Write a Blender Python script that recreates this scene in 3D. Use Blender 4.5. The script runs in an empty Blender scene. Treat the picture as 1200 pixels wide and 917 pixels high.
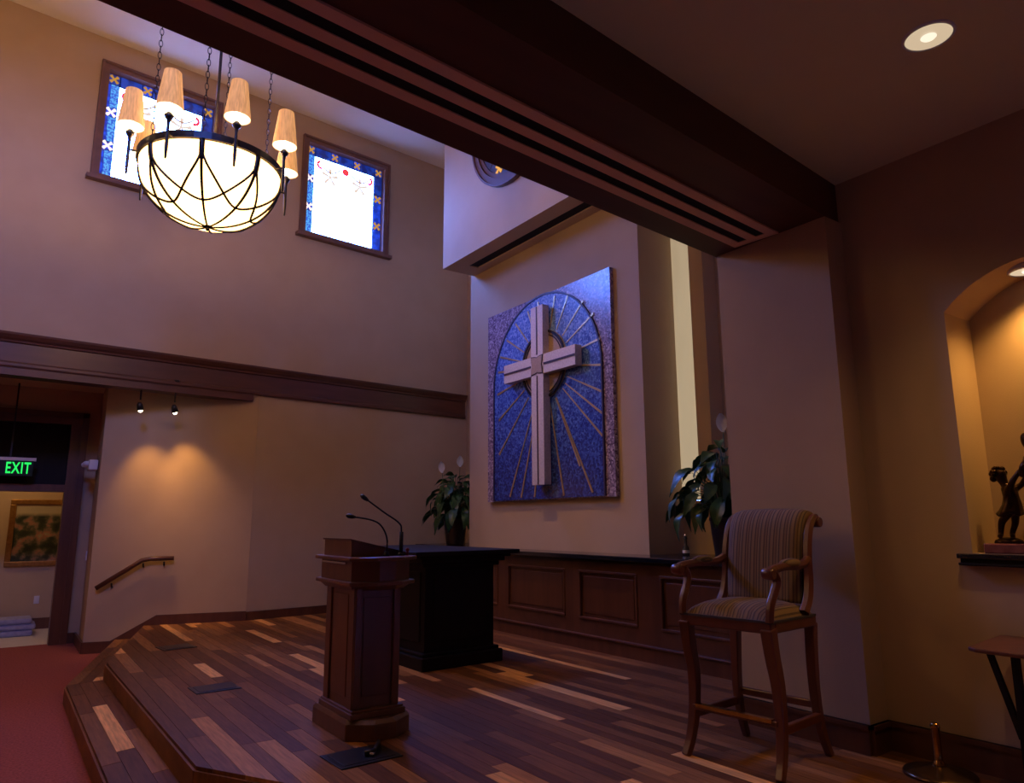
import bpy, bmesh, math, random
from mathutils import Vector, Matrix
random.seed(7)
D = bpy.data
SC = bpy.context.scene
COL = SC.collection
R = math.radians
PI = math.pi

# ------------------------------------------------------------------ camera
EYE = 1.25                       # height above the platform (platform top is z = 0)
cam = D.objects.new('camera', D.cameras.new('camera')); COL.objects.link(cam)
cam.data.sensor_width = 36.0; cam.data.lens = 830.27 / 1200 * 36.0
cam.data.clip_start = 0.05; cam.data.clip_end = 100
YAW, PIT, ROL = R(35.371), R(10.474), R(-0.25)
fw = Vector((math.sin(YAW) * math.cos(PIT), math.cos(YAW) * math.cos(PIT), math.sin(PIT)))
rt = Vector((math.cos(YAW), -math.sin(YAW), 0)); up = rt.cross(fw)
rt, up = math.cos(ROL) * rt + math.sin(ROL) * up, -math.sin(ROL) * rt + math.cos(ROL) * up
cam.matrix_world = Matrix(((rt.x, up.x, -fw.x, 0), (rt.y, up.y, -fw.y, 0), (rt.z, up.z, -fw.z, EYE), (0, 0, 0, 1)))
SC.camera = cam

# ------------------------------------------------------------------ light levels
W = D.worlds.new('world'); SC.world = W; W.use_nodes = True
# the daylight outside: an even blue sky (the photograph is balanced for lamp light) over dim ground
SKY, GROUND = (6.5, 14.0, 62.0), (.5, .5, .8)
wt = W.node_tree; wtc = wt.nodes.new('ShaderNodeTexCoord'); wsp = wt.nodes.new('ShaderNodeSeparateXYZ'); wrp = wt.nodes.new('ShaderNodeMapRange')
wmx = wt.nodes.new('ShaderNodeMix'); wmx.data_type = 'RGBA'
wrp.inputs[1].default_value = -.03; wrp.inputs[2].default_value = .03
wmx.inputs[6].default_value = (*GROUND, 1); wmx.inputs[7].default_value = (*SKY, 1)
wt.links.new(wtc.outputs['Generated'], wsp.inputs[0]); wt.links.new(wsp.outputs['Z'], wrp.inputs[0]); wt.links.new(wrp.outputs[0], wmx.inputs[0])
wt.links.new(wmx.outputs[2], wt.nodes['Background'].inputs[0]); wt.nodes['Background'].inputs[1].default_value = 1.0
SC.view_settings.view_transform = 'Standard'; SC.view_settings.look = 'None'
SC.view_settings.exposure = 0.13; SC.view_settings.gamma = 1.0
SC.view_settings.use_curve_mapping = False
SC.cycles.use_denoising = True
SC.cycles.max_bounces = 6; SC.cycles.diffuse_bounces = 4
SC.cycles.sample_clamp_indirect = 4.0
BOWL = (5.8, 3.1, 1.02)
SPOT_W, NICHE_W, DOWN_W, HALL_W, BULB_W = 38, 32, 30, 14, 60

# ------------------------------------------------------------------ helpers
U = Vector((math.cos(R(5.477)), math.sin(R(5.477)), 0))       # direction of beam and left wall
N = Vector((-U.y, U.x, 0))                                    # towards the left wall
def uw(u, w, z=0.0): return U * u + N * w + Vector((0, 0, z))

class MB:
    def __init__(s): s.v = []; s.f = []; s.sm = []
    def add(s, vs, fs, smooth=False):
        o = len(s.v); s.v += [tuple(v) for v in vs]
        s.f += [tuple(i + o for i in f) for f in fs]; s.sm += [smooth] * len(fs); return s
    def hexa(s, p):                                           # 8 corners: bottom 4 ccw, top 4
        return s.add(p, [(3, 2, 1, 0), (4, 5, 6, 7), (0, 1, 5, 4), (1, 2, 6, 5), (2, 3, 7, 6), (3, 0, 4, 7)])
    def box(s, x0, x1, y0, y1, z0, z1):
        return s.hexa([(x0, y0, z0), (x1, y0, z0), (x1, y1, z0), (x0, y1, z0), (x0, y0, z1), (x1, y0, z1), (x1, y1, z1), (x0, y1, z1)])
    def ubox(s, u0, u1, w0, w1, z0, z1):
        return s.hexa([uw(u0, w0, z0), uw(u1, w0, z0), uw(u1, w1, z0), uw(u0, w1, z0), uw(u0, w0, z1), uw(u1, w0, z1), uw(u1, w1, z1), uw(u0, w1, z1)])
    def prism(s, poly, z0, z1, top=None):
        n = len(poly); t = top or poly
        vs = [(p[0], p[1], z0) for p in poly] + [(p[0], p[1], z1) for p in t]
        return s.add(vs, [tuple(range(n - 1, -1, -1)), tuple(range(n, 2 * n))] + [(i, (i + 1) % n, n + (i + 1) % n, n + i) for i in range(n)])
    def slab(s, poly, fn, a, b):                              # poly in 2D, fn(p, d) -> 3D, extruded from a to b
        n = len(poly); vs = [fn(p, a) for p in poly] + [fn(p, b) for p in poly]
        return s.add(vs, [tuple(range(n - 1, -1, -1)), tuple(range(n, 2 * n))] + [(i, (i + 1) % n, n + (i + 1) % n, n + i) for i in range(n)])
    def lathe(s, prof, c=(0, 0, 0), seg=24, smooth=True, cap=True):
        vs = []; fs = []; m = len(prof)
        for k in range(seg):
            a = 2 * PI * k / seg
            for r, z in prof: vs.append((c[0] + r * math.cos(a), c[1] + r * math.sin(a), c[2] + z))
        for k in range(seg):
            k2 = (k + 1) % seg
            for i in range(m - 1): fs.append((k * m + i, k2 * m + i, k2 * m + i + 1, k * m + i + 1))
        s.add(vs, fs, smooth)
        if cap:
            for i, flip in ((0, True), (m - 1, False)):
                if prof[i][0] > 1e-5:
                    ring = [vs[k * m + i] for k in range(seg)]
                    s.add(ring, [tuple(range(seg - 1, -1, -1)) if flip else tuple(range(seg))])
        return s
    def tube(s, path, rad, seg=8, smooth=True, flat=1.0, hint=(0, 0, 1)):
        P = [Vector(p) for p in path]; n = len(P)
        rr = rad if isinstance(rad, (list, tuple)) else [rad] * n
        vs = []; fs = []; h = Vector(hint)
        for i, p in enumerate(P):
            t = (P[min(i + 1, n - 1)] - P[max(i - 1, 0)]).normalized()
            a = h.cross(t)
            if a.length < 1e-3: a = Vector((1, 0, 0)).cross(t)
            if a.length < 1e-3: a = Vector((0, 1, 0)).cross(t)
            a.normalize(); b = t.cross(a)
            for k in range(seg):
                q = 2 * PI * (k + .5) / seg
                vs.append(p + a * (math.cos(q) * rr[i]) + b * (math.sin(q) * rr[i] * flat))
        for i in range(n - 1):
            for k in range(seg):
                k2 = (k + 1) % seg; fs.append((i * seg + k, i * seg + k2, (i + 1) * seg + k2, (i + 1) * seg + k))
        fs += [tuple(range(seg - 1, -1, -1)), tuple((n - 1) * seg + k for k in range(seg))]
        return s.add(vs, fs, smooth)
    def ball(s, c, r, seg=12, rings=8, sc=(1, 1, 1)):
        prof = [(math.sin(PI * i / rings) * r, -math.cos(PI * i / rings) * r) for i in range(rings + 1)]
        b = MB().lathe(prof, (0, 0, 0), seg, True, False)
        return s.add([(c[0] + v[0] * sc[0], c[1] + v[1] * sc[1], c[2] + v[2] * sc[2]) for v in b.v], b.f, True)
    def mesh(s, name):
        me = D.meshes.new(name); me.from_pydata(s.v, [], s.f); me.update()
        for p, q in zip(me.polygons, s.sm): p.use_smooth = q
        bm = bmesh.new(); bm.from_mesh(me); bmesh.ops.remove_doubles(bm, verts=bm.verts, dist=1e-5)
        bmesh.ops.recalc_face_normals(bm, faces=bm.faces); bm.to_mesh(me); bm.free()
        return me
    def build(s, name, mat, parent=None, label=None, bevel=0.0):
        o = D.objects.new(name, s.mesh(name)); COL.objects.link(o)
        if mat: o.data.materials.append(mat)
        if parent: o.parent = parent
        if label: o['label'] = label
        if bevel:
            m = o.modifiers.new('bevel', 'BEVEL'); m.width = bevel; m.segments = 2; m.limit_method = 'ANGLE'
        return o
def tag(o, label, cat, group=None, kind=None):
    o['label'] = label; o['category'] = cat
    if group: o['group'] = group
    if kind: o['kind'] = kind
    return o
def st(o, label, cat): return tag(o, label, cat, kind='structure')
def thing(name, label, cat, loc=(0, 0, 0), rz=0.0, group=None):
    o = D.objects.new(name, None); COL.objects.link(o); o.location = loc; o.rotation_euler = (0, 0, rz)
    o.empty_display_size = .1
    return tag(o, label, cat, group)
def lamp(kind, name, loc, energy, color, parent=None, target=None, **kw):
    l = D.lights.new(name, kind); l.energy = energy; l.color = color
    for k, v in kw.items(): setattr(l, k, v)
    o = D.objects.new(name, l); COL.objects.link(o); o.location = loc
    if parent: o.parent = parent
    if target is not None: o.rotation_euler = (Vector(target) - Vector(loc)).to_track_quat('-Z', 'Y').to_euler()
    return o

# ------------------------------------------------------------------ materials
def mat(name, c1, c2=None, rough=.6, scale=20.0, stretch=(1, 1, 1), bump=0.0, metal=0.0, spec=.5, detail=4.0, coat=0.0, space='Object', bscale=None):
    m = D.materials.new(name); m.use_nodes = True; t = m.node_tree; b = t.nodes['Principled BSDF']
    b.inputs['Base Color'].default_value = (*c1, 1); b.inputs['Roughness'].default_value = rough
    b.inputs['Metallic'].default_value = metal; b.inputs['Specular IOR Level'].default_value = spec
    b.inputs['Coat Weight'].default_value = coat; b.inputs['Coat Roughness'].default_value = .25
    tc = t.nodes.new('ShaderNodeTexCoord'); mp = t.nodes.new('ShaderNodeMapping'); mp.inputs['Scale'].default_value = stretch
    t.links.new(tc.outputs[space], mp.inputs[0])
    nz = t.nodes.new('ShaderNodeTexNoise'); nz.inputs['Scale'].default_value = scale; nz.inputs['Detail'].default_value = detail
    t.links.new(mp.outputs[0], nz.inputs['Vector'])
    if c2:
        r = t.nodes.new('ShaderNodeValToRGB'); r.color_ramp.elements[0].position = .3; r.color_ramp.elements[1].position = .72
        r.color_ramp.elements[0].color = (*c1, 1); r.color_ramp.elements[1].color = (*c2, 1)
        t.links.new(nz.outputs['Fac'], r.inputs[0]); t.links.new(r.outputs[0], b.inputs['Base Color'])
    if bump:
        bp = t.nodes.new('ShaderNodeBump'); bp.inputs['Strength'].default_value = bump; bp.inputs['Distance'].default_value = .01
        src = nz
        if bscale:
            src = t.nodes.new('ShaderNodeTexNoise'); src.inputs['Scale'].default_value = bscale; t.links.new(tc.outputs[space], src.inputs['Vector'])
        t.links.new(src.outputs['Fac'], bp.inputs['Height']); t.links.new(bp.outputs[0], b.inputs['Normal'])
    return m
def emit(name, c, s=1.0, base=(.02, .02, .02), rough=.3):
    m = D.materials.new(name); m.use_nodes = True; b = m.node_tree.nodes['Principled BSDF']
    b.inputs['Base Color'].default_value = (*base, 1); b.inputs['Roughness'].default_value = rough
    b.inputs['Emission Color'].default_value = (*c, 1); b.inputs['Emission Strength'].default_value = s
    return m
def emit_noise(name, c1, c2, s, scale, stretch=(1, 1, 1), lo=.4, hi=.6, base=(.05, .05, .05)):
    m = emit(name, c1, s, base); t = m.node_tree; b = t.nodes['Principled BSDF']
    tc = t.nodes.new('ShaderNodeTexCoord'); mp = t.nodes.new('ShaderNodeMapping'); mp.inputs['Scale'].default_value = stretch
    nz = t.nodes.new('ShaderNodeTexNoise'); nz.inputs['Scale'].default_value = scale; r = t.nodes.new('ShaderNodeValToRGB')
    r.color_ramp.elements[0].position = lo; r.color_ramp.elements[1].position = hi
    r.color_ramp.elements[0].color = (*c1, 1); r.color_ramp.elements[1].color = (*c2, 1)
    t.links.new(tc.outputs['Object'], mp.inputs[0]); t.links.new(mp.outputs[0], nz.inputs['Vector'])
    t.links.new(nz.outputs['Fac'], r.inputs[0]); t.links.new(r.outputs[0], b.inputs['Emission Color'])
    return m
def stripes(name, scale):
    m = D.materials.new(name); m.use_nodes = True; t = m.node_tree; b = t.nodes['Principled BSDF']; b.inputs['Roughness'].default_value = .85
    tc = t.nodes.new('ShaderNodeTexCoord'); sp = t.nodes.new('ShaderNodeSeparateXYZ'); t.links.new(tc.outputs['Object'], sp.inputs[0])
    mu = t.nodes.new('ShaderNodeMath'); mu.operation = 'MULTIPLY'; mu.inputs[1].default_value = scale; t.links.new(sp.outputs['Y'], mu.inputs[0])
    fr = t.nodes.new('ShaderNodeMath'); fr.operation = 'FRACT'; t.links.new(mu.outputs[0], fr.inputs[0])
    r = t.nodes.new('ShaderNodeValToRGB'); r.color_ramp.interpolation = 'CONSTANT'; e = r.color_ramp.elements
    cols = [(0, (.25, .155, .08)), (.22, (.09, .05, .035)), (.34, (.21, .125, .065)), (.52, (.11, .055, .035)), (.62, (.24, .16, .09)), (.8, (.08, .055, .045)), (.9, (.2, .115, .06))]
    e[0].color = (*cols[0][1], 1); e[1].position = cols[1][0]; e[1].color = (*cols[1][1], 1)
    for p, c in cols[2:]: x = e.new(p); x.color = (*c, 1)
    t.links.new(fr.outputs[0], r.inputs[0]); t.links.new(r.outputs[0], b.inputs['Base Color'])
    nz = t.nodes.new('ShaderNodeTexNoise'); nz.inputs['Scale'].default_value = 400; bp = t.nodes.new('ShaderNodeBump'); bp.inputs['Strength'].default_value = .3
    t.links.new(tc.outputs['Object'], nz.inputs['Vector']); t.links.new(nz.outputs['Fac'], bp.inputs['Height']); t.links.new(bp.outputs[0], b.inputs['Normal'])
    return m
def mosaic(name, ramp, rough=.35, scale=55.0, grad=None):
    """glass tesserae: each little cell has its own tint and its own tilt"""
    m = D.materials.new(name); m.use_nodes = True; t = m.node_tree; b = t.nodes['Principled BSDF']
    b.inputs['Roughness'].default_value = rough; b.inputs['Specular IOR Level'].default_value = .7
    tc = t.nodes.new('ShaderNodeTexCoord'); vo = t.nodes.new('ShaderNodeTexVoronoi'); vo.inputs['Scale'].default_value = scale
    t.links.new(tc.outputs['Object'], vo.inputs['Vector'])
    sep = t.nodes.new('ShaderNodeSeparateColor'); t.links.new(vo.outputs['Color'], sep.inputs[0])
    r = t.nodes.new('ShaderNodeValToRGB'); e = r.color_ramp.elements
    e[0].color = (*ramp[0], 1); e[1].color = (*ramp[-1], 1)
    for i, c in enumerate(ramp[1:-1]): x = e.new((i + 1) / (len(ramp) - 1)); x.color = (*c, 1)
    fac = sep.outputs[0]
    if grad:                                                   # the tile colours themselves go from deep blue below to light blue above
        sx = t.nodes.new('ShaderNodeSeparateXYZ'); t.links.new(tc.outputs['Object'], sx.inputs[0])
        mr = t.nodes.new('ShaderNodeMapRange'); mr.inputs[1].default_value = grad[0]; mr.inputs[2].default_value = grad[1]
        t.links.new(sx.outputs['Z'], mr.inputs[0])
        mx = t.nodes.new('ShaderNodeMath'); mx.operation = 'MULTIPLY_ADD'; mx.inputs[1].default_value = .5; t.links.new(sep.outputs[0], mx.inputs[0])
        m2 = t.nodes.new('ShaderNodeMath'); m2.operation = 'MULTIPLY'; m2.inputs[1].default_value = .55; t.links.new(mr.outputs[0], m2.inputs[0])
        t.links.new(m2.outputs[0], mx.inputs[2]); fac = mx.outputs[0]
    t.links.new(fac, r.inputs[0]); t.links.new(r.outputs[0], b.inputs['Base Color'])
    bp = t.nodes.new('ShaderNodeBump'); bp.inputs['Strength'].default_value = .9; bp.inputs['Distance'].default_value = .006
    t.links.new(sep.outputs[1], bp.inputs['Height']); t.links.new(bp.outputs[0], b.inputs['Normal'])
    return m

WALL = (.50, .36, .225)
M = {}
M['wall'] = mat('wall_paint', WALL, (.53, .385, .245), .9, 3, bump=.12, bscale=180)
M['ceil'] = mat('ceiling_paint', (.86, .78, .68), (.88, .8, .7), .95, 4, bump=.08, bscale=220)
M['ceil2'] = mat('aisle_ceiling_paint', (.68, .6, .34), (.7, .62, .36), .95, 4, bump=.08, bscale=220)
M['wood'] = mat('dark_mahogany', (.085, .028, .013), (.14, .05, .022), .42, 9, (1, 1, .12), bump=.05, coat=.25)
M['woodh'] = mat('dark_mahogany_horizontal', (.085, .03, .015), (.13, .048, .024), .42, 9, (.12, 1, 1), bump=.05, coat=.25)
M['beam'] = mat('beam_mahogany', (.07, .021, .009), (.1, .032, .014), .5, 7, (.1, 1, 1), bump=.05)
M['oak'] = mat('brown_oak', (.12, .045, .021), (.18, .07, .033), .38, 10, (1, 1, .12), bump=.05, coat=.3)
M['chairwood'] = mat('cherry_wood', (.1, .027, .015), (.15, .042, .022), .33, 14, (1, 1, .2), bump=.04, coat=.4)
M['blackwood'] = mat('black_stained_wood', (.006, .004, .004), (.011, .008, .007), .55, 12, (1, 1, .15), bump=.04, spec=.2)
M['stone'] = mat('black_polished_stone', (.008, .008, .011), (.018, .018, .022), .14, 60, spec=.6)
M['black'] = mat('black_plastic', (.008, .008, .009), rough=.4)
M['slot'] = mat('dark_slot', (.002, .002, .002), rough=.9)
M['bronze'] = mat('dark_bronze_finish', (.02, .018, .022), (.035, .03, .034), .38, 30, metal=.7)
M['statue'] = mat('statue_bronze', (.03, .016, .01), (.07, .032, .016), .28, 25, metal=.85, bump=.15)
M['brass'] = mat('brass', (.62, .38, .13), (.5, .28, .09), .2, 40, metal=1.0)
M['chrome'] = mat('brushed_steel', (.7, .68, .66), rough=.25, metal=1.0)
M['ventframe'] = mat('vent_frame_paint', (.8, .5, .33), (.82, .52, .35), .55, 20)
M['carpet'] = mat('red_carpet', (.24, .05, .036), (.42, .095, .07), .98, 60, bump=.7, detail=3)
M['tile'] = mat('cream_floor_tile', (.75, .66, .5), (.8, .7, .55), .4, 6)
M['white'] = mat('white_plastic', (.75, .75, .78), rough=.4)
M['gold'] = mat('gilt_frame', (.55, .3, .08), (.4, .2, .05), .35, 30, metal=.8, bump=.2)
M['fabric'] = stripes('striped_upholstery', 17.0)
M['blanket'] = mat('lavender_cloth', (.3, .3, .46), (.38, .38, .55), .95, 25, bump=.3)
M['leaf'] = mat('dark_green_leaf', (.02, .07, .018), (.045, .12, .03), .35, 12, spec=.6)
M['petal'] = mat('white_spathe', (.8, .8, .74), (.85, .85, .8), .5, 10)
M['pot'] = mat('dark_glazed_pot', (.03, .018, .016), (.05, .026, .02), .35, 12)
M['soil'] = mat('soil', (.02, .014, .01), rough=.95)
PLANKS = [mat('walnut_plank_%d' % i, c, tuple(x * 1.75 for x in c), .5 + .03 * (i % 3), 9, (7.0, .45, 1), bump=.04, spec=.2)
          for i, c in enumerate([(.095, .036, .012), (.16, .066, .022), (.23, .1, .033), (.115, .042, .014), (.36, .165, .054), (.58, .3, .1)])]
PW = [24, 24, 16, 18, 9, 6]

# ------------------------------------------------------------------ floors
o = MB().box(-11, 1.75, -6, 11.55, -.36, -.3).box(1.75, 5, -6, .9, -.36, -.3).build('floor', M['carpet'])
st(o, 'dark red patterned carpet in front of the wooden platform', 'carpet')
o = MB().box(-4, 3, 11.55, 14.2, -.36, -.302).build('floor_hallway', M['tile'])
st(o, 'pale cream hallway floor seen through the doorway', 'floor')

EDGE = [(1.62, 10.36), (.92, 7.77), (.965, 4.24), (2.2, 2.1), (3.0, .8)]        # outer edge of the platform
OUT = [(1.30, 10.36), (.615, 7.70), (.63, 4.13), (1.93, 1.9), (2.75, .6)]       # outer edge of the lower step
plat_poly = EDGE + [(4.98, .8), (4.98, 10.36)]
plat = MB().prism(plat_poly, -.3, -.02).build('floor_platform', M['slot'])
st(plat, 'raised walnut plank platform carrying the lectern and altar', 'floor')
def clip(poly, a, b):
    """keep the part of a convex polygon left of the line a->b"""
    out = []
    side = lambda p: (b[0] - a[0]) * (p[1] - a[1]) - (b[1] - a[1]) * (p[0] - a[0])
    for i, p in enumerate(poly):
        q = poly[(i + 1) % len(poly)]; sp, sq = side(p), side(q)
        if sp >= 0: out.append(p)
        if sp * sq < 0:
            k = sp / (sp - sq); out.append((p[0] + (q[0] - p[0]) * k, p[1] + (q[1] - p[1]) * k))
    return out
x = .925; g = .0012
while x < 4.95:
    wd = random.choice((.075, .085, .1, .112)); x1 = min(x + wd, 4.965)
    y = (3.0 if x > 4.25 else 1.2) - random.uniform(0, 1.2)
    while y < 10.3:
        ln = random.choice((.7, 1.1, 1.5, 1.9, 2.3)); y1 = y + ln
        p = [(x + g, y + g), (x1 - g, y + g), (x1 - g, y1 - g), (x + g, y1 - g)]
        for i in range(4): p = clip(p, EDGE[i], EDGE[i + 1])
        p = clip(p, (4.98, 10.3), (1.5, 10.3))
        if x > 4.25: p = clip(p, (4.0, 3.0), (5.0, 3.0))
        if len(p) > 2: MB().prism(p, -.02, 0).build('plank', random.choices(PLANKS, PW)[0], plat)
        y = y1
    x = x1
step = MB()
for i in range(4):
    a, b, c, d = OUT[i], OUT[i + 1], EDGE[i + 1], EDGE[i]
    step.prism([a, b, (c[0] + .05, c[1]), (d[0] + .05, d[1])], -.3, -.17)
step = step.build('floor_step', M['slot']); st(step, 'lower wooden step running along the platform edge', 'step')
def lerp(a, b, t): return (a[0] + (b[0] - a[0]) * t, a[1] + (b[1] - a[1]) * t)
for i in range(3):
    a, b, c, d = OUT[i], OUT[i + 1], EDGE[i + 1], EDGE[i]
    L = math.dist(a, b)
    for r_ in range(3):
        t = 0.0 if i else 0.0; t0 = -random.uniform(0, .3)
        while t0 < 1:
            t1 = t0 + random.uniform(.7, 1.5) / L; s0, s1 = max(t0, 0), min(t1, 1)
            f0, f1 = r_ / 3 + .004, (r_ + 1) / 3 - .004
            e0, e1 = lambda s_: lerp(a, b, s_), lambda s_: lerp(d, c, s_)
            q = [lerp(e0(s0 + .0008), e1(s0 + .0008), f0), lerp(e0(s1 - .0008), e1(s1 - .0008), f0), lerp(e0(s1 - .0008), e1(s1 - .0008), f1), lerp(e0(s0 + .0008), e1(s0 + .0008), f1)]
            MB().prism(q, -.17, -.15).build('plank', random.choices(PLANKS, PW)[0], step)
            t0 = t1
for chain, z0, z1, par in ((EDGE, -.15, -.02, plat), (OUT, -.3, -.17, step)):
    for i in range(3):
        a, b = chain[i], chain[i + 1]; L = math.dist(a, b); n = ((b[1] - a[1]) / L * .014, -(b[0] - a[0]) / L * .014)
        MB().prism([(a[0] + n[0], a[1] + n[1]), (b[0] + n[0], b[1] + n[1]), b, a], z0, z1).build('riser', PLANKS[1], par)

# ------------------------------------------------------------------ nave shell
CE, AC = 7.46, 3.38                     # nave ceiling, aisle ceiling
WL = 9.65                               # left wall plane
BW0, BW1, BZ = 1.854, 2.69, 3.115       # beam
o = MB().ubox(-10, 8, BW1 - .3, WL + .3, CE, CE + .1).build('ceiling', M['ceil']); st(o, 'pale high ceiling of the chapel nave', 'ceiling')
o = MB().ubox(-9, 5.2, -5, BW0 + .05, AC, AC + .1).build('ceiling_aisle', M['ceil2']); st(o, 'low brown ceiling over the side aisle', 'ceiling')
WIN = [1.384, 4.124]                    # left ends of the clerestory windows along u
WW, WZ0, WZ1 = 1.522, 5.49, 7.13
wins = WIN
def pierced(mb, w0, w1, z0, z1, u0, u1, lefts):
    f = .07; cur = u0
    for l in sorted(lefts):
        mb.ubox(cur, l + f, w0, w1, z0, z1)
        mb.ubox(l + f, l + WW - f, w0, w1, z0, WZ0 + f); mb.ubox(l + f, l + WW - f, w0, w1, WZ1 - f, z1); cur = l + WW - f
    mb.ubox(cur, u1, w0, w1, z0, z1); return mb
o = pierced(MB(), WL, WL + .25, 2.97, CE, -10, 7.6, wins)
o.ubox(3.68, 7.6, WL, WL + .25, 0, 2.97).ubox(-10, -3.2, WL, WL + .25, -.3, 2.97)
o = o.build('wall_left', M['wall']); st(o, 'tall beige side wall with two stained glass windows', 'wall')
# wall over the beam, with the windows that face the left wall
oppw = [-1.356]
o = pierced(MB(), BW0 + .2, BW1 - .02, BZ + .4, CE, -10, 4.8, oppw).build('wall_aisle_upper', M['wall']); st(o, 'plain upper wall resting on the long dark beam', 'wall')
o = MB().ubox(-10, -9.7, BW0, 11, -.3, CE).build('wall_rear', M['wall']); st(o, 'rear wall of the chapel behind the viewer', 'wall')
o = MB().ubox(-10, 5.2, -5.2, -5, -.3, AC + .1).build('wall_aisle', M['wall']); st(o, 'aisle wall behind the viewer', 'wall')
o = MB().ubox(-10, -9, -5, BW0, -.3, AC + .1).build('wall_aisle_rear', M['wall']); st(o, 'short rear wall of the side aisle', 'wall')

# the angled wall under the header, its return and the door wall
LA, LB = Vector((2.75, 9.95, 0)), Vector((.96, 10.42, 0))
ln_ = (LB - LA).normalized(); nn = Vector((ln_.y, -ln_.x, 0))         # nn points behind the wall
if nn.y < 0: nn = -nn
o = MB().prism([LA.xy, LB.xy, (1.0, 11.45), (1.2, 11.45), (1.2, 10.6), (2.85, 10.2)], -.3, 3.1).build('wall_left_angled', M['wall'])
st(o, 'angled beige wall washed by two spotlights above the handrail', 'wall')
o = MB().box(-4, -1.45, 11.45, 11.6, -.3, 3.1).box(.80, 1.2, 11.45, 11.6, -.3, 3.1).box(-1.45, .80, 11.45, 11.6, 2.70, 3.1).build('wall_doorway', M['wall'])
st(o, 'recessed wall around the dark doorway', 'wall')
o = MB().prism([uw(-5, WL + .03).xy, uw(3.6, WL + .03).xy, (2.85, 11.6), (-4.5, 11.6)], 3.08, 3.18).build('ceiling_recess', M['ceil2'])
st(o, 'low ceiling of the recess in front of the doorway', 'ceiling')
o = MB().box(-4.2, -4, 9.0, 14.2, -.3, 3.1).build('wall_recess_end', M['wall']); st(o, 'end wall of the doorway recess', 'wall')

# header moulding along the left wall
def profile(mb, prof, u0, u1):
    n = len(prof); vs = [uw(u0, WL - d, z) for d, z in prof] + [uw(u1, WL - d, z) for d, z in prof]
    return mb.add(vs, [tuple(range(n)), tuple(range(2 * n - 1, n - 1, -1))] + [(i, n + i, n + (i + 1) % n, (i + 1) % n) for i in range(n)])
o = profile(MB(), [(-.01, 3.0), (.035, 3.0), (.045, 3.02), (.045, 3.05), (.03, 3.07), (.03, 3.28), (.05, 3.29), (.055, 3.31), (.075, 3.33), (.1, 3.37), (.105, 3.395), (-.01, 3.395)], -6, 7.25).build('trim_1', M['woodh'])
st(o, 'dark wooden crown moulding dividing the left wall', 'moulding')
o = MB().ubox(-6, 3.6, WL - .03, WL + .2, 2.915, 3.0).build('header_board', M['woodh'], o)

# front of the chapel
o = MB().box(5.28, 5.8, 5.09, 8.47, 0, 4.9).build('wall_front', M['wall']); st(o, 'projecting beige wall carrying the mosaic cross panel', 'wall')
sx0, sx1, sy0, sy1, sz = 4.75, 5.8, 2.9, 8.37, 4.79
o = MB().box(sx0, 4.985, sy0, sy1, sz, CE).box(5.135, sx1, sy0, sy1, sz, CE).box(4.985, 5.135, 8.05, sy1, sz, CE).box(4.985, 5.135, sy0, 5.2, sz, CE).box(4.985, 5.135, 5.2, 8.05, sz + .4, CE)
o = o.build('wall_front_upper', M['wall']); st(o, 'overhanging upper wall with a round window above the mosaic', 'wall')
o = MB().box(4.99, 5.13, 5.21, 8.045, sz + .012, sz + .38).build('slot_shade_fill', M['slot'], o, 'black fill for the shade in the underside slot')  # near-black block fills the slot in place of its shade
o = MB().box(6.35, 6.55, 7.9, 11, 0, CE).box(5.8, 6.35, 8.2, 8.3, 0, CE).build('wall_alcove_left', M['wall']); st(o, 'wall at the end of the left alcove behind the leafy plant', 'wall')
o = MB().box(5.8, 6.0, 4.67, 4.85, 0, CE).box(5.8, 6.0, 4.85, 5.09, 0, 1.465).box(6.0, 6.2, 2.9, 4.67, 0, CE).box(4.5, 6.3, 2.7, 2.9, 0, CE)
o = o.build('wall_alcove_right', M['wall']); st(o, 'shadowed alcove wall beside the narrow lit slit window', 'wall')
pc = M['wall']
o = MB().box(3.98, 4.8, 2.244, 3.07, 0, 3.113).build('wall_pillar', pc); st(o, 'square beige pillar behind the striped bar chair', 'pillar')
# niche wall
NX, NY0, NY1, NS, NA = 4.17, .79, 1.71, 2.391, 2.59
rad = (.46 ** 2 + (NA - NS) ** 2) / (2 * (NA - NS)); nc = (NY0 + NY1) / 2
arc = [(nc + .46 * (1 - 2 * i / 20), NA - rad + math.sqrt(rad ** 2 - (.46 * (1 - 2 * i / 20)) ** 2)) for i in range(21)]
yz = lambda p, d: (d, p[0], p[1])
mb = MB().box(NX, 4.49, NY1, 2.3, 0, AC + .05).box(NX, 4.49, -5, NY0, 0, AC + .05).box(NX, 4.49, NY0, NY1, 0, 1.05)
for i in range(20):
    p, q = arc[i], arc[i + 1]; mb.slab([p, q, (q[0], AC + .05), (p[0], AC + .05)], yz, NX, 4.49)
mb.box(4.49, 4.7, -5, 2.3, 0, AC + .05)
o = mb.build('wall_right', M['wall']); st(o, 'brown right wall with an arched niche', 'wall')
# beam with its slot diffuser
o = MB().ubox(-10, 4.75, BW0, BW1, BZ, BZ + .42).build('ceiling_beam', M['beam']); st(o, 'long dark mahogany ceiling beam crossing overhead', 'beam')
v = thing('air_diffuser', 'long two-slot air vent set in the underside of the beam', 'vent', uw(0, 0, 0))
ve = 4.185
for a, b in ((2.165, 2.229), (2.294, 2.358), (2.422, 2.487)): MB().ubox(-6, ve, a, b, BZ - .012, BZ - .001).build('rail', M['ventframe'], v)
for a, b in ((2.229, 2.294), (2.358, 2.422)): MB().ubox(-6, ve - .06, a, b, BZ - .006, BZ - .001).build('slot', M['slot'], v)
for a, b in ((2.229, 2.294), (2.358, 2.422)): MB().ubox(ve - .06, ve, a, b, BZ - .012, BZ - .001).build('end_cap', M['ventframe'], v)

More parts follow.
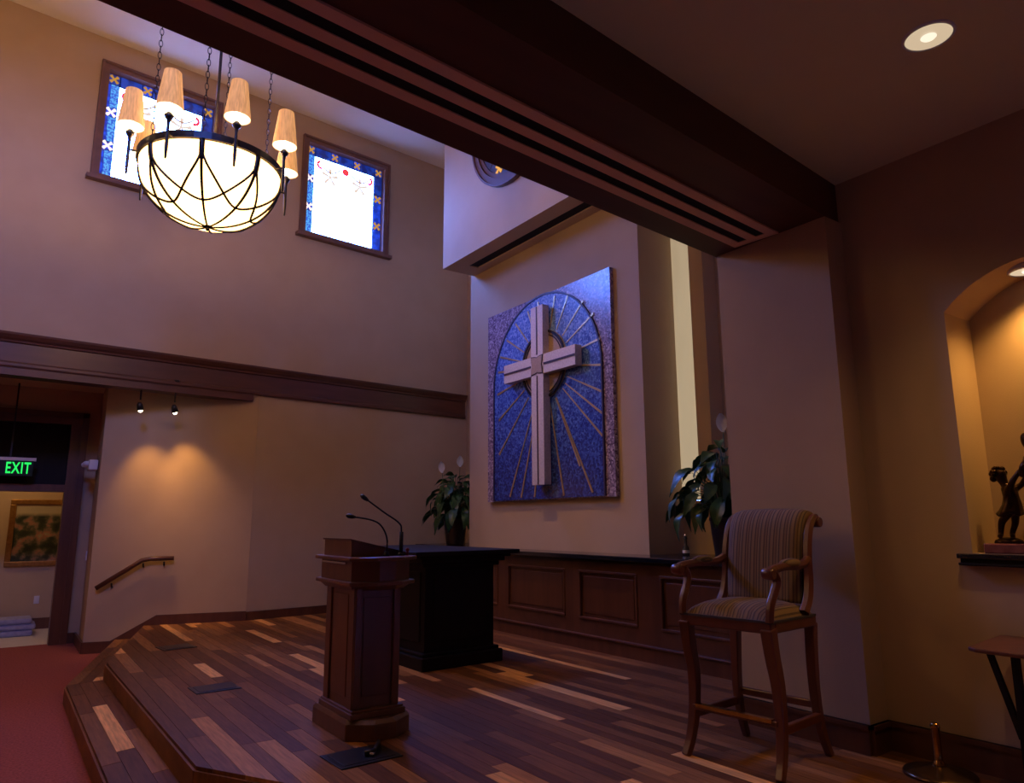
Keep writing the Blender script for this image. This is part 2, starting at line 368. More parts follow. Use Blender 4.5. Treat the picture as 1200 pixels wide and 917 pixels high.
# ------------------------------------------------------------------ baseboards
def board(name, pts, z0, h, label, m=M['wood'], th=.02):
    mb = MB()
    for i in range(len(pts) - 1):
        a, b = Vector(pts[i]), Vector(pts[i + 1]); t = (b - a).normalized(); n = Vector((t.y, -t.x)) * th
        mb.prism([a + n, b + n, b, a], z0, z0 + h); n2 = n * 1.35
        mb.prism([a + n2, b + n2, b, a], z0 + h - .025, z0 + h)
    return st(mb.build(name, m), label, 'baseboard')
board('baseboard_right', [(3.98, 3.07), (3.98, 2.244), (4.17, 2.244), (4.17, -4)], 0, .155, 'dark baseboard along pillar and niche wall')
board('baseboard_left', [(2.75, 9.95), uw(7.3, WL).xy][:], 0, .11, 'dark baseboard below the left wall on the platform')
mb = MB()
def lw(t): return LA + (LB - LA) * t
t0 = (2.75 - 1.62) / 1.79; tz = (2.75 - 1.2) / 1.79
for a, za0, za1, b, zb0, zb1 in ((0, 0, .12, (2.75 - 1.72) / 1.79, 0, .12), ((2.75 - 1.72) / 1.79, -.01, .12, (2.75 - 1.24) / 1.79, -.30, -.165), ((2.75 - 1.24) / 1.79, -.3, -.165, 1.0, -.3, -.165)):
    p, q = lw(a), lw(b); k = -nn * .02
    mb.hexa([(p.x, p.y, za0), (q.x, q.y, zb0), (q.x + k.x, q.y + k.y, zb0), (p.x + k.x, p.y + k.y, za0), (p.x, p.y, za1), (q.x, q.y, zb1), (q.x + k.x, q.y + k.y, zb1), (p.x + k.x, p.y + k.y, za1)])
mb.box(.94, .965, 10.42, 11.45, -.3, -.165).box(.80, .95, 11.43, 11.45, -.3, -.165)
st(mb.build('baseboard_angled', M['wood']), 'dark baseboard following the steps under the handrail', 'baseboard')

# ------------------------------------------------------------------ windows
GL = {}
def clear_glass(name):
    m = D.materials.new(name); m.use_nodes = True; t = m.node_tree; out = t.nodes['Material Output']; t.nodes.remove(t.nodes['Principled BSDF'])
    tr = t.nodes.new('ShaderNodeBsdfTransparent'); tr.inputs[0].default_value = (.92, .93, .95, 1)
    gl = t.nodes.new('ShaderNodeBsdfGlossy'); gl.inputs['Roughness'].default_value = .15; mx = t.nodes.new('ShaderNodeMixShader'); mx.inputs[0].default_value = .04
    t.links.new(tr.outputs[0], mx.inputs[1]); t.links.new(gl.outputs[0], mx.inputs[2]); t.links.new(mx.outputs[0], out.inputs[0]); return m
def glass_set(key, vis):
    GL[key] = dict(pane=clear_glass('pane_' + key),
                   navy=emit_noise('navy_' + key, tuple(x * vis for x in (.001, .008, .12)), tuple(x * vis for x in (.003, .04, .36)), 1, 10),
                   sky=emit_noise('sky_' + key, tuple(x * vis for x in (.01, .07, .62)), tuple(x * vis for x in (.1, .42, .85)), 1, 38, lo=.45, hi=.55),
                   royal=emit_noise('royal_' + key, tuple(x * vis for x in (.002, .02, .34)), tuple(x * vis for x in (.006, .06, .7)), 1, 12),
                   gold=emit('goldglass_' + key, (.5 * vis, .24 * vis, .03 * vis)), pale=emit('paleglass_' + key, (1.2 * vis, .95 * vis, .9 * vis)),
                   red=emit('redglass_' + key, (.85 * vis, .05 * vis, .06 * vis)), faint=emit('faintglass_' + key, (.78 * vis, .62 * vis, .5 * vis)), tan=emit('tanglass_' + key, (.5 * vis, .29 * vis, .19 * vis)))
glass_set('left', 1.0); glass_set('opp', .5)
M['winwood'] = mat('window_frame_wood', (.17, .085, .06), (.22, .11, .075), .45, 9, (.12, 1, 1), bump=.05)
M['lead'] = mat('lead_came', (.02, .02, .024), rough=.5)
def petals(mb, fn, cx, cz, r, d0, d1, n=4, a0=PI / 4, thin=.72):
    for k in range(n):
        a = a0 + k * 2 * PI / n
        pts = [(.0, -.16), (.5, -.3), (.92, -.42), (.98, 0), (.92, .42), (.5, .3), (0, .16)]
        mb.slab([(cx + r * (x * math.cos(a) - y * math.sin(a)), cz + r * (x * math.sin(a) + y * math.cos(a))) for x, y in [(x, y * thin) for x, y in pts]], fn, d0, d1)
    return mb
def stained(name, u0, w, inward, key, label, detail=True):
    """inward: +1 when the room lies towards smaller w"""
    fn = lambda p, d: uw(u0 + p[0], w - inward * d, p[1])
    z0, z1 = WZ0, WZ1; mb = MB(); fw_ = .095
    def bar(x0, x1, a, b, d0, d1, m=None): (m or mb).slab([(x0, a), (x1, a), (x1, b), (x0, b)], fn, d0, d1); return m or mb
    for x0, x1, a, b in ((0, fw_, z0, z1), (WW - fw_, WW, z0, z1), (fw_, WW - fw_, z1 - fw_, z1), (fw_, WW - fw_, z0, z0 + fw_)): bar(x0, x1, a, b, -.12, .035)
    for x0, x1, a, b in ((0, .03, z0, z1), (WW - .03, WW, z0, z1), (0, WW, z1 - .03, z1)): bar(x0, x1, a, b, .03, .055)
    fr = mb.build(name, M['winwood']); st(fr, label, 'window')
    bar(-.045, WW + .045, z0 - .01, z0 + .04, -.02, .1, MB()).build('sill', M['winwood'], fr)
    G = GL[key]; a0, a1, b0, b1 = fw_, WW - fw_, z0 + fw_ - .03, z1 - fw_; bd = .145; gd = -.07
    for q4 in ((a0, a0 + bd, b0, b1), (a1 - bd, a1, b0, b1), (a0 + bd, a1 - bd, b1 - bd, b1)): bar(*q4, gd - .02, gd - .004, MB()).build('backing', M['lead'], fr)
    bar(a0 + bd, a1 - bd, b0, b1 - bd, gd - .002, gd + .004, MB()).build('pane', G['pane'], fr)
    # daylight portal in the opening (guides sampling of the sky, adds no light)
    pl = D.lights.new('window_portal', 'AREA'); pl.shape = 'RECTANGLE'; pl.size = a1 - a0 - 2 * bd; pl.size_y = b1 - b0 - bd; pl.cycles.is_portal = True
    po = D.objects.new('window_portal', pl); COL.objects.link(po); po.parent = fr; po.location = fn(((a0 + a1) / 2, (b0 + b1 - bd) / 2), gd - .03)
    po.rotation_euler = (-N * inward).to_track_quat('-Z', 'Y').to_euler()
    if not detail: return fr
    fx = [a0 + bd / 2, a0 + (a1 - a0) * .355, a0 + (a1 - a0) * .65, a1 - bd / 2]; e = .006
    zs = [b0 + (b1 - b0) * .32, b0 + (b1 - b0) * .635]
    # border panes: top strip, left strip, right strip
    tx = [a0, a0 + bd] + [fx[1] - .06, fx[1] + .06, fx[2] - .06, fx[2] + .06] + [a1 - bd, a1]
    for i in range(7): bar(tx[i] + e, tx[i + 1] - e, b1 - bd + e, b1 - e, gd, gd + .008, MB()).build('border_pane', G['navy'] if i not in (2, 4) else G['royal'], fr)
    zz = [b0, zs[0] - .06, zs[0] + .06, zs[1] - .06, zs[1] + .06, b1 - bd]
    for x0, cc in ((a0, 'sky'), (a1 - bd, 'royal')):
        for i in range(5):
            if cc == 'sky':
                bar(x0 + e, x0 + bd * .3, zz[i] + e, zz[i + 1] - e, gd, gd + .008, MB()).build('border_pane', G['royal'], fr)
                bar(x0 + bd * .3 + .004, x0 + bd - e, zz[i] + e, zz[i + 1] - e, gd, gd + .008, MB()).build('border_pane', G['sky'] if i in (0, 2, 4) else G['royal'], fr)
            else: bar(x0 + e, x0 + bd - e, zz[i] + e, zz[i + 1] - e, gd, gd + .008, MB()).build('border_pane', G['royal' if i < 4 else 'navy'], fr)
    for x in fx: petals(MB(), fn, x, b1 - bd / 2, .066, gd + .008, gd + .014).build('flower', G['gold'], fr)
    for z in zs:
        petals(MB(), fn, a0 + bd / 2, z, .075, gd + .008, gd + .014).build('flower', G['pale'], fr)
        petals(MB(), fn, a1 - bd / 2, z, .075, gd + .008, gd + .014).build('flower', G['gold'], fr)
    # garland near the head of the middle pane
    cx = (a0 + a1) / 2; top = b1 - bd
    for s in (-1, 1):
        pts = [(cx + s * (.08 + .36 * t), top - .1 - .14 * math.sin(t * PI * .9) + .06 * t) for t in [i / 10 for i in range(11)]]
        mbx = MB()
        for i in range(10):
            p, q = pts[i], pts[i + 1]; mbx.slab([(p[0], p[1] - .012), (q[0], q[1] - .012), (q[0], q[1] + .016), (p[0], p[1] + .016)], fn, gd + .006, gd + .012)
        mbx.build('garland', G['tan'], fr)
        cxx, czz = cx + s * .42, top - .12
        arcp = [(cxx + .075 * math.cos(a), czz + .075 * math.sin(a)) for a in [(-1.9 + 3.2 * i / 8) if s > 0 else (PI + 1.9 - 3.2 * i / 8) for i in range(9)]]
        mbx = MB()
        for i in range(8):
            p, q = arcp[i], arcp[i + 1]
            mbx.slab([p, q, (cxx + (q[0] - cxx) * .5, czz + (q[1] - czz) * .5), (cxx + (p[0] - cxx) * .5, czz + (p[1] - czz) * .5)], fn, gd + .006, gd + .013)
        mbx.build('ribbon', G['red'], fr)
        petals(MB(), fn, cx + s * .26, top - .28, .15, gd + .006, gd + .01, 5, PI / 2, .45).build('leaf_motif', G['faint'], fr)
    MB().slab([(cx + .06 * math.cos(2 * PI * i / 12), top - .11 + .06 * math.sin(2 * PI * i / 12)) for i in range(12)], fn, gd + .009, gd + .014).build('rosette', G['red'], fr)
    return fr
stained('window_1', WIN[0], WL, 1, 'left', 'stained glass window partly hidden behind the chandelier')
stained('window_2', WIN[1], WL, 1, 'left', 'stained glass window right of the chandelier, wholly in view')
for i, l in enumerate(oppw): stained('window_%d' % (7 + i), l, BW1 - .02, -1, 'opp', 'clerestory window in the upper wall above the beam', False)

# round window in the upper front wall
rc = (6.66, 6.27); fx_ = lambda p, d: (sx0 - d, p[0], p[1])
def ring(mb, r0, r1, d0, d1, n=48):
    for i in range(n):
        a, b = 2 * PI * i / n, 2 * PI * (i + 1) / n
        mb.slab([(rc[0] + r * math.cos(t), rc[1] + r * math.sin(t)) for r, t in ((r0, a), (r1, a), (r1, b), (r0, b))], fx_, d0, d1)
    return mb
rw = ring(MB(), .76, .86, 0, .05); ring(rw, .84, .87, 0, .065); ring(rw, .70, .765, 0, .03)
rw = rw.build('window_3', M['wood']); st(rw, 'round dark blue window high above the mosaic, cut by beam', 'window')
navy = emit_noise('round_glass_glow', (.002, .004, .03), (.005, .01, .07), 1, 10)  # faint glow put into glass that has no light behind it
for k in range(8):
    for r0, r1 in ((.52, .70), (.03, .51)):
        pc_ = []; a, b = 2 * PI * k / 8 + .01, 2 * PI * (k + 1) / 8 - .01
        pc_ = [(rc[0] + r1 * math.cos(a + (b - a) * i / 5), rc[1] + r1 * math.sin(a + (b - a) * i / 5)) for i in range(6)] + [(rc[0] + r0 * math.cos(b - (b - a) * i / 5), rc[1] + r0 * math.sin(b - (b - a) * i / 5)) for i in range(6)]
        MB().slab(pc_, fx_, .001, .012).build('pane', navy, rw)
    a = math.atan2(-.594, .295) + k * PI / 4
    petals(MB(), fx_, rc[0] + .63 * math.cos(a), rc[1] + .63 * math.sin(a), .085, .012, .02).build('flower', emit('round_gold_glow_%d' % k, (.9, .42, .03), .9), rw)  # gold flowers glow by themselves, nothing lights them from behind

# narrow slit windows of the alcoves, warm glass
slit = emit_noise('slit_glass', (.5, .385, .235), (.55, .43, .27), .66, 3, (1, 1, .2), base=(.3, .25, .18))
o = MB().box(5.82, 5.84, 4.852, 5.35, 1.467, CE - .3).build('window_4', slit); st(o, 'tall narrow cream-lit slit window in the right alcove', 'window')
o = MB().box(6.33, 6.348, 8.35, 8.75, 1.3, 6.0).build('window_10', slit); st(o, 'tall narrow slit window of the left alcove, hidden by the front wall', 'window')

# ------------------------------------------------------------------ doorway, hallway
dj = MB().box(.655, .80, 11.40, 11.62, -.3, 2.70).box(-1.45, -1.3, 11.40, 11.62, -.3, 2.70).box(-1.3, .655, 11.40, 11.62, 1.685, 1.78).box(-1.3, .655, 11.40, 11.62, 2.6, 2.70)
dj = dj.build('door_1', M['wood']); st(dj, 'open doorway with dark wooden jambs and tall black transom', 'doorway')
MB().box(-1.3, .655, 11.48, 11.54, 1.78, 2.6).build('transom_panel', M['blackwood'], dj)
MB().box(.78, .86, 11.385, 11.45, -.3, 2.77).box(-1.5, .86, 11.385, 11.45, 2.70, 2.77).build('casing', M['wood'], dj)
o = MB().box(-4, 3, 13.3, 13.45, -.3, 3.1).box(1.2, 1.3, 11.6, 13.3, -.3, 3.1).build('wall_hallway', M['wall']); st(o, 'ochre hallway wall behind the doorway, with a painting', 'wall')
o = MB().box(-4, 3, 11.5, 13.4, 2.6, 2.7).build('ceiling_hallway', M['ceil']); st(o, 'low ceiling of the hallway beyond the doorway', 'ceiling')
o = MB().box(-4, 1.2, 13.275, 13.3, -.3, -.14).build('baseboard_hallway', M['wood']); st(o, 'dark baseboard of the hallway wall', 'baseboard')
fix = thing('ceiling_fixture', 'small ceiling light inside the hallway beyond the doorway', 'ceiling light', (-.2, 12.4, 2.58))
MB().lathe([(.14, .02), (.14, 0), (.09, -.05), (0, -.06)]).build('diffuser', emit('hall_diffuser', (1, .7, .35), 1.5), fix)
lamp('POINT', 'bulb', (0, 0, -.15), HALL_W, (1, .62, .28), fix, shadow_soft_size=.1)
# painting
pa = thing('framed_painting', 'gold-framed dark flower garden painting on the hallway wall', 'painting', (.385, 13.3, .63))
x0, x1, zt = -.295, .44, 1.0
for b in ((x0, x1, 0, .075), (x0, x1, zt - .075, zt)): MB().box(b[0], b[1], -.05, 0, b[2], b[3]).build('frame_rail', M['gold'], pa, bevel=.012)
for b in ((x0, x0 + .075), (x1 - .075, x1)): MB().box(b[0], b[1], -.05, 0, .075, zt - .075).build('frame_rail', M['gold'], pa, bevel=.012)
cm = D.materials.new('garden_painting'); cm.use_nodes = True; t = cm.node_tree; bs = t.nodes['Principled BSDF']; bs.inputs['Roughness'].default_value = .6
tc = t.nodes.new('ShaderNodeTexCoord'); nz = t.nodes.new('ShaderNodeTexNoise'); nz.inputs['Scale'].default_value = 5.5; nz.inputs['Detail'].default_value = 8; t.links.new(tc.outputs['Object'], nz.inputs['Vector'])
rp = t.nodes.new('ShaderNodeValToRGB'); e = rp.color_ramp.elements
e[0].position = .36; e[0].color = (.012, .018, .009, 1); e[1].position = .74; e[1].color = (.6, .5, .34, 1)
for p_, c_ in ((.46, (.03, .04, .016)), (.51, (.09, .085, .04)), (.55, (.22, .16, .1)), (.6, (.42, .17, .1)), (.65, (.34, .28, .17))): q_ = e.new(p_); q_.color = (*c_, 1)
t.links.new(nz.outputs['Fac'], rp.inputs[0])
sxyz = t.nodes.new('ShaderNodeSeparateXYZ'); t.links.new(tc.outputs['Object'], sxyz.inputs[0])
cr = t.nodes.new('ShaderNodeValToRGB'); cr.color_ramp.elements[0].position = .74; cr.color_ramp.elements[1].position = .8; t.links.new(sxyz.outputs['Z'], cr.inputs[0])
mxn = t.nodes.new('ShaderNodeMixRGB'); mxn.inputs[2].default_value = (.5, .42, .27, 1); t.links.new(cr.outputs[0], mxn.inputs[0]); t.links.new(rp.outputs[0], mxn.inputs[1]); t.links.new(mxn.outputs[0], bs.inputs['Base Color'])
MB().box(x0 + .07, x1 - .07, -.02, -.005, .07, zt - .07).build('canvas', cm, pa)
# outlet and folded cloths
ou = thing('wall_outlet', 'small white outlet plate below the gold-framed painting', 'outlet', (.555, 13.3, .07))
MB().box(-.035, .035, -.008, 0, 0, .115).build('plate', M['white'], ou, bevel=.003)
for z in (.03, .07): MB().box(-.018, .018, -.011, -.007, z, z + .022).build('socket', M['white'], ou)
for i, (dx, h) in enumerate(((0, .085), (.03, .08), (-.02, .075))):
    zb = -.302 + (0, .087, .169)[i]; mb = MB(); n = 14; vs = []
    cx, cy_ = .12 + dx, 12.75
    prof = [(-.035, h / 2)] + [(0, 0), (.75, 0)] if False else None
    mb.box(cx - .4, cx + .4, cy_ - .22, cy_ + .22, zb, zb + h)
    o = mb.build('folded_cloth', M['blanket'], None, None, .03)
    tag(o, ('lowest of the three folded lavender cloths on the hallway floor', 'middle one of the three folded lavender cloths on the hallway floor', 'topmost of the three folded lavender cloths on the hallway floor')[i], 'cloth', 'folded cloths on the hallway floor')
# exit sign
ex = thing('exit_sign', 'green glowing EXIT sign hanging in front of the black transom', 'exit sign', (.1, 11.2, 1.87))
MB().box(-.27, .165, -.025, .025, 0, .2).build('body', mat('sign_panel', (.006, .02, .008), rough=.3), ex)
MB().box(-.29, .19, -.04, .04, .195, .235).build('housing', mat('sign_housing', (.8, .68, .6), rough=.5), ex)
MB().box(-.1, -.08, -.01, .01, .23, 1.22).build('hanger', M['black'], ex)
tcv = D.curves.new('exit_text', 'FONT'); tcv.body = 'EXIT'; tcv.size = .2; tcv.extrude = .003; tcv.space_character = 1.12; tcv.offset = .003
to = D.objects.new('tmp', tcv); COL.objects.link(to); bpy.context.view_layer.update()
tm = D.meshes.new_from_object(to.evaluated_get(bpy.context.evaluated_depsgraph_get())); D.objects.remove(to)
xs = [v.co.x for v in tm.vertices]; ys = [v.co.y for v in tm.vertices]
for v in tm.vertices:
    v.co = Vector((-.125 + (v.co.x - min(xs)) / (max(xs) - min(xs)) * .265, -.0265 - .002 - v.co.z, .03 + (v.co.y - min(ys)) / (max(ys) - min(ys)) * .145))
tl = D.objects.new('lettering', tm); COL.objects.link(tl); tl.parent = ex; tm.materials.clear(); tm.materials.append(emit('exit_green', (.02, 1.0, .13), 1.0))
# emergency light and switch on the return wall
em = thing('emergency_light', 'white twin-head emergency light on the wall beside the doorway', 'emergency light', (.96, 10.95, 1.95))
MB().box(-.105, 0, -.2, .1, 0, .135).build('housing', M['white'], em, bevel=.015)
for y in (-.1, .12): MB().ball((-.125, y, .085), .045, sc=(1, 1, .8)).build('lamp_head', M['white'], em)
sw = thing('light_switch', 'small pale switch plate on the narrow wall by the doorway', 'switch', (.975, 11.2, .78))
MB().box(-.009, 0, -.04, .04, 0, .12).build('plate', M['white'], sw); MB().box(-.013, -.008, -.015, .015, .04, .085).build('toggle', M['white'], sw)
# handrail
hr = thing('handrail', 'short dark wooden handrail bent beside the platform steps', 'handrail', (1.05, 10.4, .49))
def rail_pt(t, z, off): p = lw(t) - nn * off; return (p.x - 1.05, p.y - 10.4, z - .49)
ta, tb, tcx = (2.75 - 1.05) / 1.79, (2.75 - 1.57) / 1.79, (2.75 - 1.87) / 1.79
MB().tube([rail_pt(ta, .475, .075), rail_pt(tb + .03, .80, .075), rail_pt(tb - .02, .82, .075), rail_pt(tcx, .82, .075)], .03, 8, True).build('rail', M['wood'], hr)
for tt, z in ((ta - .09, .55), (tb + .02, .785), (tcx + .06, .80)):
    MB().tube([rail_pt(tt, z - .02, .075), rail_pt(tt, z - .06, .06), rail_pt(tt, z - .07, .0)], .011, 6).build('bracket', M['bronze'], hr)
# track spotlights over the angled wall
for i, (px_, py_, tgt) in enumerate(((1.273, 9.88, (1.58, 10.25, 1.42)), (1.665, 9.845, (2.03, 10.14, 1.45)))):
    s = thing('track_spotlight', ('left', 'right')[i] + ' one of two small black spotlights under the wooden header', 'spotlight', (px_, py_, 3.08), 0, 'track spotlights under the header')
    MB().lathe([(.04, 0), (.04, -.03), (0, -.03)]).build('canopy', M['black'], s)
    MB().tube([(0, 0, -.02), (0, 0, -.29)], .011, 8).build('stem', M['black'], s)
    d = (Vector(tgt) - Vector((px_, py_, 2.72))).normalized(); a = Vector((0, 0, -.37)) - d * .05
    MB().tube([a, a + d * .03, a + d * .1], [.018, .034, .042], 12).build('head', M['black'], s)
    MB().ball(a + d * .105, .026, 10, 6).build('lens', emit('spot_lens_%d' % i, (1, .85, .6), 9), s)
    lamp('SPOT', 'bulb', tuple(a + d * .15), SPOT_W, (1, .5, .13), s, target=tuple(a + d * 2), spot_size=R(66), spot_blend=1.0, shadow_soft_size=.04)

# ------------------------------------------------------------------ wainscot and black ledge
WX = 4.93
wa = MB().box(WX + .02, 5.28, 3.07, 9.6, 0, .88).build('wall_wainscot', M['wood']); st(wa, 'low dark wainscot below the mosaic wall', 'wainscot')
MB().box(WX - .03, WX + .02, 3.07, 9.6, 0, .125).build('base_rail', M['wood'], wa); MB().box(WX - .045, WX + .02, 3.07, 9.6, .125, .145).build('base_cap', M['wood'], wa, bevel=.006)
cells = [(3.30, 4.635), (4.94, 5.765) and (4.87, 5.765), (5.99, 7.045), (7.25, 8.3), (8.5, 9.45)]
cells = [(3.45, 4.64), (4.93, 5.765), (5.99, 7.045), (7.25, 8.3), (8.5, 9.45)]
edges = [3.07] + [v for c in cells for v in c] + [9.6]
for i in range(0, len(edges), 2): MB().box(WX, WX + .02, edges[i], edges[i + 1], .145, .86).build('stile', M['wood'], wa)
for a, b in cells:
    MB().box(WX, WX + .02, a, b, .145, .285).build('rail', M['woodh'], wa); MB().box(WX, WX + .02, a, b, .77, .86).build('rail', M['woodh'], wa)
    MB().box(WX + .012, WX + .02, a + .06, b - .06, .345, .71).build('panel', M['wood'], wa, bevel=.004)
    for y0, y1, z0, z1 in ((a, b, .285, .31), (a, b, .745, .77), (a, a + .025, .31, .745), (b - .025, b, .31, .745)):
        MB().box(WX - .012, WX + .02, y0, y1, z0, z1).build('panel_moulding', M['wood'], wa, bevel=.006)
o = MB().box(WX - .09, 5.278, 3.07, 9.6, .881, .93).build('ledge_top', M['stone'], None, None, .008)
tag(o, 'polished black stone ledge along the top of the wainscot', 'ledge')
for x1, y0, y1, lb in ((5.798, 3.0, 5.085, 'black stone counter in the right alcove under the dark plant'), (6.345, 8.475, 10.05, 'black stone counter in the left alcove under the flowering plant')):
    c_ = thing('alcove_counter', lb, 'counter', (5.282, y0, 0))
    MB().box(0, x1 - 5.282, 0, y1 - y0, .881, .93).build('counter_top', M['stone'], c_)
    MB().box(.02, x1 - 5.282, .01, y1 - y0 - .01, 0, .88).build('cabinet', M['wood'], c_)

# ------------------------------------------------------------------ mosaic panel with cross
mp_ = thing('mosaic_panel', 'large blue mosaic panel with raised pale cross and golden rays', 'mosaic', (5.277, 6.7, 1.515))
f2 = lambda p, d: (-d, p[0], p[1])            # p = (y, z) relative to panel base centre, d = distance proud of wall
MB().slab([(-1.215, 0), (1.225, 0), (1.225, 2.525), (-1.215, 2.525)], f2, 0, .05).build('board', mosaic('mosaic_mauve', [(.09, .055, .1), (.22, .15, .23), (.34, .25, .34), (.6, .48, .58)], .25, 48), mp_)
AW, AS = 1.06, 1.462
arch = [(AW * math.cos(PI * i / 32), AS + AW * math.sin(PI * i / 32)) for i in range(33)]
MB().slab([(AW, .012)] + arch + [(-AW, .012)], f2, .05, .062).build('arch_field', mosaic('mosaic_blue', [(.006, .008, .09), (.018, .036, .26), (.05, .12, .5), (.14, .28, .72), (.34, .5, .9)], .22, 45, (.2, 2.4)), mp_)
def band(mb, pts, w_, d0, d1):
    for i in range(len(pts) - 1):
        p, q = Vector(pts[i]), Vector(pts[i + 1]); t_ = (q - p).normalized(); n_ = Vector((-t_.y, t_.x)) * w_ / 2
        mb.slab([p - n_, q - n_, q + n_, p + n_], f2, d0, d1)
    return mb
band(MB(), [(AW, .012)] + arch + [(-AW, .012)], .022, .05, .07).build('arch_outline', mat('deep_purple_grout', (.03, .015, .06), rough=.5), mp_)
gm = mat('gold_tesserae', (.52, .36, .16), (.66, .5, .28), .3, 90, metal=.7, bump=.3)
cc = (-.045, 1.605)                                             # centre of the cross
ends = [(-.476, .80), (-.736, .645), (-.906, .45), (-1.0, .134), (-1.0, -.164), (-1.0, -.46), (-1.0, -.95), (-.82, -1.55), (-.33, -1.57), (.224, -1.57), (.74, -1.55), (.98, -1.0), (.99, -.55),
        (-.218, .84), (.334, .78), (.60, .68), (.80, .5), (.95, .3), (1.0, .1), (1.02, -.2), (.12, .85), (-.62, -1.25), (.5, -1.57), (-1.0, -.7)]
for y_, z_ in ends:
    L_ = math.hypot(y_, z_); a_ = (y_ / L_ * .47, z_ / L_ * .47); n_ = (-z_ / L_, y_ / L_)
    p4 = [(cc[0] + a_[0] + n_[0] * .006, cc[1] + a_[1] + n_[1] * .006), (cc[0] + y_ + n_[0] * .013, cc[1] + z_ + n_[1] * .013), (cc[0] + y_ - n_[0] * .013, cc[1] + z_ - n_[1] * .013), (cc[0] + a_[0] - n_[0] * .006, cc[1] + a_[1] - n_[1] * .006)]
    MB().slab(p4, f2, .062, .068).build('ray', gm, mp_)
circ = lambda r, n=40: [(cc[0] + r * math.cos(2 * PI * i / n), cc[1] + .02 + r * math.sin(2 * PI * i / n)) for i in range(n)]
dk = MB().slab(circ(.43), f2, .06, .085).build('halo_disc', mat('halo_bronze', (.3, .2, .12), (.42, .3, .19), .45, 60, bump=.3), mp_)
band(MB(), circ(.415) + [circ(.415)[0]], .03, .085, .1).build('halo_rim', M['bronze'], dk); band(MB(), circ(.37) + [circ(.37)[0]], .012, .085, .093).build('halo_line', M['bronze'], dk)
cm_ = mat('cross_pale_stone', (.5, .42, .4), (.66, .57, .55), .6, 45, (1, 1, 1), bump=.3)
cr_ = MB().slab([(cc[0] - .118, .17), (cc[0] + .118, .17), (cc[0] + .118, 2.345), (cc[0] - .118, 2.345)], f2, .08, .18).build('cross', cm_, mp_, 'raised pale cross with dark inlaid lines')
MB().slab([(cc[0] - .705, cc[1] - .118), (cc[0] + .705, cc[1] - .118), (cc[0] + .705, cc[1] + .118), (cc[0] - .705, cc[1] + .118)], f2, .08, .176).build('cross_arm', cm_, cr_)
il = mat('inlay_dark', (.035, .012, .02), rough=.5)
for r4 in ((-.011, -1.43, .011, -.13), (-.011, .13, .011, .735), (-.7, -.011, -.13, .011), (.13, -.011, .7, .011)):
    MB().slab([(cc[0] + r4[0], cc[1] + r4[1]), (cc[0] + r4[2], cc[1] + r4[1]), (cc[0] + r4[2], cc[1] + r4[3]), (cc[0] + r4[0], cc[1] + r4[3])], f2, .172, .184).build('inlay', il, cr_)
star = []
for k in range(4):
    a_ = PI / 4 + k * PI / 2
    star.append((cc[0] + .15 * math.cos(a_), cc[1] + .15 * math.sin(a_)))
    for j in (1, 2, 3):
        b_ = a_ + PI / 2 * j / 4; r_ = .088 + .02 * abs(j - 2) ; star.append((cc[0] + r_ * math.cos(b_), cc[1] + r_ * math.sin(b_)))
MB().slab(star, f2, .17, .19).build('centre_star', mat('star_bronze', (.3, .2, .13), (.4, .28, .18), .5, 60), cr_)
sc_ = [(cc[0] + (p[0] - cc[0]) * 1.12, cc[1] + (p[1] - cc[1]) * 1.12) for p in star]
MB().slab(sc_, f2, .17, .185).build('star_border', il, cr_)

# ------------------------------------------------------------------ altar
HY = .79
al = thing('altar', 'black wooden altar table standing behind the lectern', 'altar', (3.44, 6.5, 0), R(2))
def cbox(mb, hx, hy, z0, z1): return mb.box(-hx, hx, -hy, hy, z0, z1)
cbox(MB(), .43, HY + .07, 0, .11).build('plinth', M['blackwood'], al, bevel=.01); cbox(MB(), .405, HY + .04, .11, .14).build('plinth_cap', M['blackwood'], al, bevel=.008)
cbox(MB(), .37, HY, .14, .9).build('body', M['blackwood'], al)
for s in (-1, 1):
    for a, b in ((-.72, -.06), (.06, .72)): MB().box(s * .37 - .012, s * .37 + .012, a, b, .22, .82).build('side_panel', M['blackwood'], al, bevel=.006)
    MB().box(-.28, .28, s * HY - .012, s * HY + .012, .22, .82).build('end_panel', M['blackwood'], al, bevel=.006)
mb = MB(); cbox(mb, .41, HY + .04, .86, .9); cbox(mb, .45, HY + .08, .9, .94); cbox(mb, .49, HY + .12, .94, .965); mb.build('cornice', M['blackwood'], al, bevel=.008)
cbox(MB(), .56, HY + .17, .965, 1.005).build('top', M['blackwood'], al, bevel=.008)

# ------------------------------------------------------------------ lectern
le = thing('lectern', 'brown wooden lectern with chamfered base and slanted desk', 'lectern', (1.965, 4.44, 0))
def octo(hx, hy, c=(.14, .1)):
    return [(-hx, -hy + c[1]), (-hx + c[0], -hy), (hx - c[0], -hy), (hx, -hy + c[1]), (hx, hy - c[1]), (hx - c[0], hy), (-hx + c[0], hy), (-hx, hy - c[1])]
MB().prism(octo(.208, .37), 0, .095).build('base', M['oak'], le, bevel=.006)
MB().prism(octo(.208, .37), .095, .115, octo(.193, .355)).build('base_cap', M['oak'], le)
MB().box(-.19, .165, -.3, .22, .115, .15).box(-.182, .155, -.29, .21, .15, .165).build('plinth', M['oak'], le, bevel=.005)
MB().box(-.165, .125, -.255, .175, .16, .86).build('column', M['oak'], le)
for yc in (-.26, .18):
    for x_ in (-.17, .085): MB().box(x_, x_ + .045, yc - .014, yc + .014, .165, .86).build('corner_post', M['oak'], le, bevel=.006)
    MB().box(-.11, .07, yc - .002, yc + .002, .23, .8).build('side_panel', M['wood'], le, bevel=.001)
